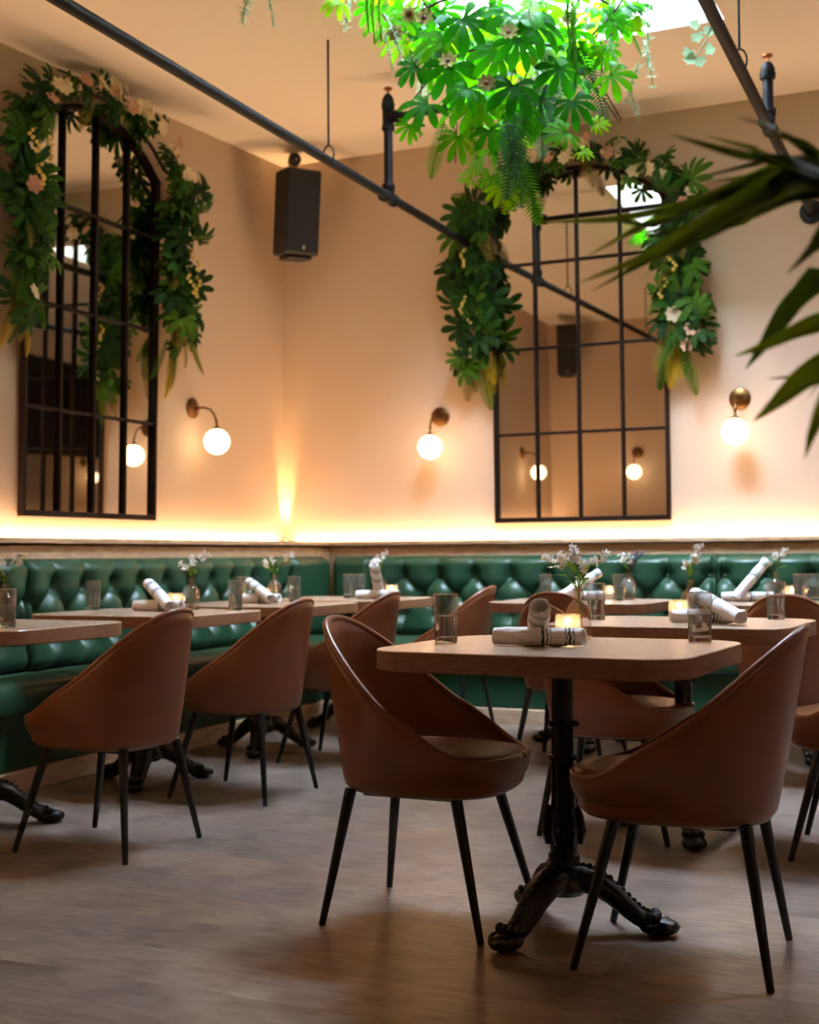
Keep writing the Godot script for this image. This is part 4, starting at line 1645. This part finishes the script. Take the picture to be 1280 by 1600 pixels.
func hanging_greenery():
	var base := Vector3(-1.95, 3.58, -5.5)
	var o := thing("hanging_greenery", "mass of bright green leaves and ferns hanging under the skylight", "plants", base)
	var g := RandomNumberGenerator.new()
	g.seed = 5
	var cols := ["leaf_a", "leaf_b", "leaf_a", "leaf_c", "leaf_b", "leaf_d"]
	# a wire basket that carries it
	var loops := st_new()
	for k in 3:
		var r: float = [0.62, 0.5, 0.3][k]
		var loop := []
		for i in 33:
			var a := TAU * i / 32.0
			loop.append(Vector3(cos(a) * r, [0.0, -0.15, -0.32][k], sin(a) * r * 0.9))
		tube_into(loops, loop, 0.006, 6)
	for k in 6:
		var a := TAU * k / 6
		tube_into(loops, [Vector3(cos(a) * 0.62, 0, sin(a) * 0.56), Vector3(cos(a) * 0.5, -0.15, sin(a) * 0.45), Vector3(cos(a) * 0.3, -0.32, sin(a) * 0.27)], 0.005, 6)
		tube_into(loops, [Vector3(cos(a) * 0.62, 0, sin(a) * 0.56), Vector3(cos(a) * 0.60, ceil_y(base.x, base.z) - base.y + 0.2, sin(a) * 0.55)], 0.003, 5)
	part("wire_basket", done(loops), M["vine_brown"], o)
	# leaves chosen from the photograph: px, py, radius in px, depth, roll of the pointing direction
	var list := [
		[655, 172, 52, 5.55, 2.6, 0, "leaf_a"], [700, 120, 55, 5.5, 1.9, 1, "leaf_c"], [640, 205, 30, 5.6, 1.6, 2, "leaf_b"], [735, 45, 60, 5.5, 0.9, 0, "leaf_c"], [770, 95, 50, 5.45, 2.2, 1, "leaf_a"], [800, 150, 58, 5.4, 1.7, 0, "leaf_c"], [845, 45, 60, 5.5, 0.4, 1, "leaf_a"],
		[870, 120, 50, 5.5, 1.9, 0, "leaf_c"], [900, 170, 45, 5.45, 1.2, 1, "leaf_c"], [965, 35, 42, 5.45, 0.2, 2, "leaf_a"], [965, 125, 46, 5.45, 0.6, 0, "leaf_b"], [875, 212, 40, 5.4, 2.8, 2, "leaf_b"], [940, 195, 24, 5.4, 0.1, 2, "leaf_d"], [915, 240, 22, 5.4, 0.4, 2, "leaf_d"],
		[745, 180, 45, 5.5, 1.5, 3, "leaf_b"], [715, 225, 40, 5.6, 1.7, 1, "leaf_b"], [765, 215, 40, 5.5, 1.4, 0, "leaf_a"], [745, 262, 28, 5.5, 3.0, 2, "leaf_d"], [730, 280, 24, 5.5, 3.1, 2, "leaf_d"], [790, 298, 40, 5.45, 0.7, 2, "leaf_d"], [765, 285, 26, 5.5, 1.9, 2, "leaf_b"],
		[680, 70, 45, 5.6, 2.8, 1, "leaf_b"], [620, 40, 40, 5.6, 2.2, 0, "leaf_b"], [520, 5, 35, 5.4, 2.9, 3, "leaf_d"], [580, 20, 35, 5.6, 2.0, 1, "leaf_a"], [820, 190, 42, 5.5, 1.5, 1, "leaf_a"], [850, 165, 45, 5.6, 1.1, 2, "leaf_blue"], [690, 30, 50, 5.7, 1.5, 2, "leaf_a"], [900, 60, 50, 5.7, 0.9, 0, "leaf_a"],
		[640, 110, 36, 5.55, 2.7, 1, "leaf_c"], [780, 20, 55, 5.6, 0.5, 0, "leaf_a"], [950, 85, 35, 5.7, 1.2, 1, "leaf_b"], [725, 150, 45, 5.35, 2.0, 0, "leaf_a"], [810, 75, 48, 5.35, 1.5, 1, "leaf_c"],
	]
	for e in list:
		var p := at(e[0], e[1], e[3])
		var s: float = e[2] * e[3] / FPX
		var d: Vector3 = cr * cos(e[4]) - cu * sin(e[4]) + cf * g.randf_range(-0.35, 0.1)
		var nrm: Vector3 = -cf * 1.0 + Vector3.UP * g.randf_range(0.1, 0.7) + cr * g.randf_range(-0.3, 0.3)
		leaf_at(o, base, p - d.normalized() * s * 0.3, d, nrm, s, e[6], e[5])
	# the crown that fills the volume behind and above
	for i in 105:
		var h := pow(g.randf(), 0.7)
		var r := lerpf(0.16, 0.68, h) * sqrt(g.randf_range(0.1, 1.0))
		var a := g.randf_range(0, TAU)
		var p := base + Vector3(cos(a) * r * 1.05, lerpf(-0.62, 0.10, h), sin(a) * r * 0.95)
		var d := (Vector3(cos(a), g.randf_range(-0.9, 0.2), sin(a)) + rand_dir(g) * 0.5).normalized()
		leaf_at(o, base, p, d, Vector3.UP + rand_dir(g) * 0.5, g.randf_range(0.11, 0.17), cols[g.randi_range(0, 5)], g.randi_range(0, 3))
	# ivy and pale sprigs
	for i in 60:
		var h := g.randf()
		var r := lerpf(0.12, 0.72, h)
		var a := g.randf_range(0, TAU)
		var p := Vector3(cos(a) * r, lerpf(-0.60, 0.05, h) + g.randf_range(-0.12, 0.05), sin(a) * r * 0.95)
		part("ivy_leaf", mesh_of("ivy", func(): return ivy_leaf(1)), M[["leaf_b", "leaf_d", "leaf_a", "leaf_blue"][i % 4]], o, Transform3D(frame_basis(Vector3(cos(a), -0.8, sin(a)) + rand_dir(g) * 0.6, Vector3.UP + rand_dir(g) * 0.8, g.randf_range(0.04, 0.075)), p))
	# ferns hanging in the middle and below
	var fl := [[790, 190, 5.4, "leaf_blue", 1.0], [805, 175, 5.45, "leaf_blue", 1.05], [822, 180, 5.5, "leaf_blue", 0.9], [765, 215, 5.5, "leaf_b", 0.9], [800, 230, 5.45, "leaf_b", 0.95], [815, 215, 5.5, "leaf_d", 0.9], [735, 180, 5.6, "leaf_d", 0.8], [695, 190, 5.6, "leaf_b", 0.7], [850, 70, 5.6, "leaf_white", 0.9], [910, 80, 5.7, "leaf_blue", 0.9], [880, 100, 5.7, "leaf_white", 0.9], [840, 130, 5.8, "leaf_blue", 0.9]]
	for e in fl:
		var p := at(e[0], e[1], e[2])
		var d := Vector3(g.randf_range(-0.3, 0.3), -0.75, g.randf_range(-0.3, 0.3))
		part("fern_frond", mesh_of("fern_h", func(): return fern(22, 0.40, 0.075, 0.25)), M[e[3]], o, Transform3D(frame_basis(d, -cf + rand_dir(g) * 0.4, e[4]), p - base))
	for i in 14:
		var a := g.randf_range(0, TAU)
		var r := g.randf_range(0.2, 0.62)
		part("fern_frond", mesh_of("fern_h", func(): return null), M[["leaf_blue", "leaf_b", "leaf_white"][i % 3]], o, Transform3D(frame_basis(Vector3(cos(a) * 0.5, -0.7, sin(a) * 0.5), Vector3(cos(a), 0.6, sin(a)), g.randf_range(0.7, 1.0)), Vector3(cos(a) * r, -0.05, sin(a) * r)))
	# catkin tassels
	var tl := [[584, -10, 5.45, 0.22], [594, -20, 5.5, 0.24], [895, 0, 5.4, 0.30], [898, 10, 5.45, 0.34], [888, -10, 5.5, 0.30], [575, -20, 5.5, 0.20]]
	for i in tl.size():
		var e: Array = tl[i]
		part("catkin_tassel", tassel(e[3], i), M["leaf_d" if i < 2 else "leaf_b"], o, Transform3D(Basis(), at(e[0], e[1], e[2]) - base))
	# frosted sprigs
	var sl := [[408, -40, 5.2, 0.24], [412, -55, 5.25, 0.26], [600, 20, 5.5, 0.22], [597, 40, 5.5, 0.18], [1012, 10, 5.5, 0.25], [1005, 60, 5.5, 0.25], [1000, 95, 5.5, 0.20], [978, 130, 5.5, 0.18], [560, -30, 5.5, 0.2], [935, 30, 5.7, 0.25], [925, 60, 5.7, 0.22], [870, 40, 5.8, 0.25], [905, 120, 5.6, 0.2], [860, 60, 5.8, 0.25]]
	for i in sl.size():
		var e: Array = sl[i]
		part("frosted_sprig", mesh_of("frost_%d" % (i % 3), func(): return frost_sprig(0.24, i % 3)), M["leaf_white"], o, Transform3D(Basis(Vector3.UP, g.randf_range(0, TAU)) * Basis().scaled(Vector3.ONE * (e[3] / 0.24)), at(e[0], e[1], e[2]) - base))
	# the runner that carries the sprigs at the far left
	part("vine", tube([Vector3(-0.45, 0.02, 0.2), Vector3(-0.75, 0.10, 0.22), at(470, -75, 5.3) - base, at(412, -55, 5.25) - base, at(408, -40, 5.2) - base], 0.004, 6), M["stem_green"], o)
	# pale ivy trail at the right of the skylight
	var trail := [at(1118, 5, 5.2), at(1112, 40, 5.2), at(1104, 62, 5.2), at(1092, 82, 5.2), at(1084, 92, 5.2)]
	part("vine", tube(trail.map(func(v): return v - base), 0.003, 5), M["leaf_white"], o)
	part("vine", tube([Vector3(0.3, 0.1, 0.1), at(1060, -60, 5.25) - base, trail[0] - base], 0.003, 5), M["leaf_white"], o)
	for e in [[1110, 30], [1088, 60], [1084, 40], [1113, 80], [1078, 85], [1092, 98], [1075, 95], [1108, 50]]:
		var d := (-cu + cr * g.randf_range(-0.8, 0.8)).normalized()
		part("ivy_leaf", mesh_of("ivy", func(): return null), M["leaf_white"], o, Transform3D(frame_basis(d, -cf + rand_dir(g) * 0.4, 0.042), at(e[0], e[1] - 8, 5.2) - base))
	# open flowers
	for e in [[663, 28, 5.35], [617, 52, 5.5], [795, 50, 5.3], [640, 22, 5.5], [700, 95, 5.4], [890, 30, 5.5], [760, 130, 5.3]]:
		var d := (-cf + rand_dir(g) * 0.4).normalized()
		var fb := part("blossom", mesh_of("open_flower", func(): return petal_flower(8, 0.042, 0.012, 0.3, 9)), M["petal_olive"], o, Transform3D(Basis(Quaternion(Vector3.UP, d)), at(e[0], e[1], e[2]) - base))
		part("flower_eye", mesh_of("eye", func(): return lathe([Vector2(0, 0.012), Vector2(0.010, 0.008), Vector2(0.013, 0.0)], 10)), M["flower_eye"], fb)
	# woody vines
	for i in 9:
		var a := g.randf_range(0, TAU)
		var p := Vector3(cos(a) * 0.4, 0.0, sin(a) * 0.4)
		var path := [p]
		for k in 4:
			p += Vector3(g.randf_range(-0.12, 0.12), -0.15, g.randf_range(-0.12, 0.12))
			path.append(p)
		part("vine", tube(path, 0.0035, 5), M["vine_brown"], o)


func garland(label: String, mid: Vector3, along: Vector3, out: Vector3, sd: int):
	var o := thing("mirror_garland", label, "garland", mid, 0.0, "garlands over the arched mirrors")
	o.basis = Basis(along, Vector3.UP, out)
	var g := RandomNumberGenerator.new()
	g.seed = sd
	# path over the arch: down the left side, across, down the right side (x along, y up)
	var path := []
	for i in 8:
		path.append(Vector3(-0.70 + 0.03 * sin(i), 1.05 + 0.155 * i, 0.09))
	for i in 11:
		var s := -0.60 + 1.2 * i / 10.0
		path.append(Vector3(s, arch(s * 0.95) + 0.075, 0.10))
	for i in 8:
		path.append(Vector3(0.70 + 0.03 * cos(i), 2.13 - 0.155 * i, 0.09))
	part("vine", tube(path, 0.012, 7), M["vine_brown"], o)
	var cols := ["garland_a", "garland_b", "garland_c", "garland_a", "garland_c"]
	var n := path.size()
	for i in 175:
		var t := g.randf()
		var k := t * (n - 1)
		# keep the arch thinner than the sides
		var top := k > 7.5 and k < 18.5
		if top and g.randf() < 0.42:
			k = g.randf_range(0, 7.5) if g.randf() < 0.5 else g.randf_range(18.5, n - 1.01)
		var a := int(k)
		var c: Vector3 = (path[a] as Vector3).lerp(path[mini(a + 1, n - 1)], k - a)
		var d := (Vector3(g.randf_range(-1, 1), g.randf_range(-1.2, 0.7), g.randf_range(0.0, 0.8))).normalized()
		var p := c + Vector3(g.randf_range(-0.12, 0.12), g.randf_range(-0.07, 0.07), g.randf_range(0.0, 0.13))
		if d.x * signf(c.x) < -0.4 and absf(c.x) > 0.5:
			d.x *= 0.3
		leaf_at(o, Vector3.ZERO, p, d, Vector3(0, 0.25, 1) + rand_dir(g) * 0.5, g.randf_range(0.10, 0.185) * (0.72 if top else 1.0), cols[g.randi_range(0, 4)], g.randi_range(0, 3))
	# ferns that trail at both ends and here and there
	for i in 26:
		var k := g.randf_range(0, n - 1.01)
		if i % 4 != 0:
			k = g.randf_range(0, 6.5) if i % 2 == 0 else g.randf_range(19.0, n - 1.01)
		var a := int(k)
		var c: Vector3 = (path[a] as Vector3).lerp(path[a + 1], k - a)
		part("fern_frond", mesh_of("fern_g", func(): return fern(20, 0.36, 0.060, 0.35)), M[["fern_tan", "garland_b", "garland_b", "fern_tan"][i % 4]], o, Transform3D(frame_basis(Vector3(g.randf_range(-0.7, 0.7), -0.8, g.randf_range(0, 0.5)), Vector3(0, 0.3, 1), g.randf_range(0.6, 1.0)), c + Vector3(0, 0, 0.06)))
	for s in [-1.0, 1.0]:
		for i in 6:
			var p := Vector3(s * (0.66 + g.randf_range(-0.05, 0.06)), 1.16 + g.randf_range(-0.06, 0.14), 0.11)
			part("fern_frond", mesh_of("fern_g", func(): return null), M[["fern_gold", "fern_tan", "garland_b"][i % 3]], o, Transform3D(frame_basis(Vector3(g.randf_range(-0.35, 0.35), -1, g.randf_range(0.0, 0.3)), Vector3(0.2, 0.2, 1), g.randf_range(0.8, 1.2)), p))
	# flowers and berries
	for i in 32:
		var k := g.randf_range(0, n - 1.01)
		if i < 18:
			k = g.randf_range(7.5, 18.5)
		var a := int(k)
		var c: Vector3 = (path[a] as Vector3).lerp(path[a + 1], k - a) + Vector3(g.randf_range(-0.08, 0.08), g.randf_range(-0.05, 0.07), 0.13)
		var d := (Vector3(0, 0.1, 1) + rand_dir(g) * 0.5).normalized()
		part("blossom", mesh_of("garland_flower_%d" % (i % 2), func(): return petal_flower(7, 0.042, 0.016, 0.55, i % 2)), M[["petal_cream", "petal_pink", "petal_cream"][i % 3]], o, Transform3D(Basis(Quaternion(Vector3.UP, d)) * Basis().scaled(Vector3.ONE * g.randf_range(0.8, 1.3)), c))
	for i in 6:
		var k := g.randf_range(2, 7) if i % 2 == 0 else g.randf_range(19, 24)
		var c: Vector3 = path[int(k)] + Vector3(g.randf_range(-0.06, 0.06), 0, 0.16)
		part("berry_cluster", mesh_of("berries", func(): return berry_cluster(6, 3)), M["berry"], o, Transform3D(Basis(Vector3.UP, g.randf_range(0, TAU)), c))


# ---------------------------------------------------------------- the plant at the right
func strap(path: Array, w: float) -> ArrayMesh:
	# long pointed leaf through the points, creased along the middle, with a little thickness
	var cv := Curve3D.new()
	for i in path.size():
		var a: Vector3 = path[maxi(i - 1, 0)]
		var b: Vector3 = path[mini(i + 1, path.size() - 1)]
		var tg := (b - a) / 6.0
		cv.add_point(path[i], -tg, tg)
	var st := st_new()
	var rows := []
	var l := cv.get_baked_length()
	for k in 19:
		var t := k / 18.0
		var p := cv.sample_baked(l * t)
		var q := cv.sample_baked(minf(l, l * t + 0.01))
		if t > 0.99:
			q = p + (p - cv.sample_baked(l * t - 0.01))
		var d := (q - p).normalized()
		var up := Vector3(0.30, 0.75, 0.70)
		var s := d.cross(up).normalized()
		var nrm := s.cross(d)
		var ww: float = w * (0.42 + 0.58 * sin(PI * minf(1.0, t * 1.35 + 0.12)) if t < 0.65 else 0.0)
		if t >= 0.60:
			ww = w * (0.42 + 0.58 * sin(PI * minf(1.0, 0.6 * 1.35 + 0.12))) * (1.0 - pow((t - 0.6) / 0.4, 1.4)) + 0.0006
		rows.append([p - s * ww + nrm * 0.30 * ww, p - s * ww * 0.5 + nrm * 0.1 * ww, p - nrm * 0.02 * ww, p + s * ww * 0.5 + nrm * 0.1 * ww, p + s * ww + nrm * 0.30 * ww])
	grid(st, rows)
	return done(st)


func dracaena():
	var D := 1.55
	var foot := at(1420, 800, D)
	foot.y = 0.0
	var o := thing("dracaena_plant", "tall potted plant with dark strap leaves reaching in from the right", "plant", foot)
	part("pot", lathe([Vector2(0.0, 0.0), Vector2(0.12, 0.0), Vector2(0.125, 0.01), Vector2(0.165, 0.30), Vector2(0.17, 0.31), Vector2(0.17, 0.33), Vector2(0.15, 0.33), Vector2(0.145, 0.29), Vector2(0.0, 0.285)], 32), M["pot_clay"], o)
	part("soil", lathe([Vector2(0.146, 0.295), Vector2(0.0, 0.30)], 24), M["soil"], o)
	var c1 := at(1345, 300, D + 0.05)
	var c2 := at(1350, 520, D - 0.05)
	part("cane", tube([Vector3(0.02, 0.28, 0), Vector3(0.03, 0.7, 0.01), c1 - foot + Vector3(0.03, -0.35, 0), c1 - foot], [0.02, 0.019, 0.017, 0.014], 10), M["bark"], o)
	part("cane", tube([Vector3(-0.03, 0.28, 0.03), Vector3(-0.02, 0.6, 0.04), c2 - foot + Vector3(0.03, -0.3, 0.02), c2 - foot], [0.019, 0.018, 0.016, 0.013], 10), M["bark"], o)
	# [points as px, py, depth offset], half width in m, material
	var L := [
		[1, [[1240, 262, -0.04], [1150, 245, -0.08], [1045, 210, -0.06]], 0.0255, 1],
		[1, [[1230, 285, 0.02], [1080, 325, 0.06], [960, 346, 0.10], [835, 348, 0.14]], 0.0225, 0],
		[1, [[1225, 270, 0.03], [1110, 315, 0.08], [1000, 358, 0.12], [915, 402, 0.16]], 0.0240, 0],
		[1, [[1230, 290, -0.03], [1120, 345, -0.02], [1010, 405, 0.0], [905, 442, 0.02]], 0.0285, 0],
		[1, [[1240, 310, 0.05], [1130, 352, 0.1], [1010, 410, 0.12], [925, 455, 0.14]], 0.0180, 1],
		[1, [[1250, 235, 0.0], [1215, 205, -0.05], [1150, 183, -0.1]], 0.0270, 1],
		[1, [[1250, 250, 0.06], [1200, 255, 0.14], [1110, 275, 0.2], [1080, 290, 0.22]], 0.0210, 1],
		[1, [[1300, 345, -0.05], [1270, 390, -0.08], [1230, 428, -0.1]], 0.0165, 1],
		[1, [[1330, 230, 0.0], [1300, 170, -0.03], [1290, 90, -0.06]], 0.0210, 0],
		[1, [[1250, 300, 0.1], [1180, 300, 0.2], [1100, 320, 0.28]], 0.0240, 0],
		[2, [[1290, 430, 0.03], [1235, 480, 0.04], [1195, 540, 0.03], [1165, 577, 0.02]], 0.0255, 1],
		[2, [[1300, 502, 0.0], [1240, 523, -0.02], [1190, 545, -0.04], [1148, 557, -0.06]], 0.0180, 0],
		[2, [[1300, 575, -0.03], [1250, 600, -0.05], [1215, 630, -0.07], [1177, 659, -0.08]], 0.0240, 0],
		[2, [[1310, 580, 0.02], [1250, 590, 0.05], [1200, 592, 0.08]], 0.0135, 1],
		[2, [[1310, 600, -0.05], [1285, 640, -0.09], [1268, 680, -0.12], [1258, 716, -0.14]], 0.0150, 0],
		[2, [[1320, 560, 0.06], [1290, 590, 0.12], [1262, 622, 0.16]], 0.0135, 1],
		[2, [[1390, 470, 0.0], [1430, 440, 0.0], [1480, 460, 0.0]], 0.0240, 0],
		[1, [[1400, 260, 0.0], [1450, 240, 0.02], [1520, 290, 0.05]], 0.0240, 1],
	]
	var gr := RandomNumberGenerator.new()
	gr.seed = 17
	for e in L:
		var c: Vector3 = c1 if e[0] == 1 else c2
		var path := [c - foot]
		for p in e[1]:
			path.append(at(p[0], p[1], D + p[2]) - foot)
		part("strap_leaf", strap(path, e[2]), M["strap_leaf_dark" if e[3] == 1 else "strap_leaf"], o)
		if e[0] == 1 and e[1].size() > 2:
			# a shorter, slightly turned neighbour from the same crown
			var n: int = path.size()
			var near := [path[0]]
			for k in range(1, n):
				var v: Vector3 = path[k] - path[0]
				v = v.rotated(cf, gr.randf_range(-0.05, 0.09)) * gr.randf_range(0.80, 0.90)
				near.append(path[0] + v + Vector3(0, 0, gr.randf_range(-0.03, 0.03)))
			part("strap_leaf", strap(near, e[2] * 0.75), M["strap_leaf" if e[3] == 1 else "strap_leaf_dark"], o)
	# the rest of both crowns, on the sides turned away from the room
	for c in [c1, c2]:
		for k in 9:
			var a := -1.25 + 2.5 * k / 8.0
			var d := (cr * cos(a) + Vector3(-cf.x, 0, -cf.z) * sin(a)).normalized()
			var l := gr.randf_range(0.34, 0.46)
			var lift := gr.randf_range(0.35, 1.0)
			var path := [c - foot, c - foot + d * l * 0.35 + Vector3(0, l * 0.30 * lift, 0), c - foot + d * l * 0.72 + Vector3(0, l * 0.28 * lift, 0), c - foot + d * l + Vector3(0, l * (0.1 * lift - 0.1), 0)]
			part("strap_leaf", strap(path, gr.randf_range(0.017, 0.024)), M["strap_leaf" if k % 2 == 0 else "strap_leaf_dark"], o)


# ---------------------------------------------------------------- right wall, seen only in the mirrors
func right_side():
	var t := struct("trim_3")
	part("ledge", span(Vector3(XR - 0.25, 1.07, -7.5), Vector3(XR - 0.06, 1.098, ZF)), M["trim_oak"], t)
	part("fascia", span(Vector3(XR - 0.24, 0.0, -7.5), Vector3(XR - 0.20, 1.07, ZF)), M["trim_oak"], t)
	var o := thing("framed_picture", "dark framed picture on the right wall, seen in the left mirror", "picture", Vector3(XR - 0.015, 1.45, 0.1))
	part("frame", box(Vector3(0.03, 0.5, 0.7), 0.004), M["picture_dark"], o)
	part("print", box(Vector3(0.006, 0.42, 0.62), 0.001), M["picture_print"], o, Transform3D(Basis(), Vector3(-0.014, 0, 0)))
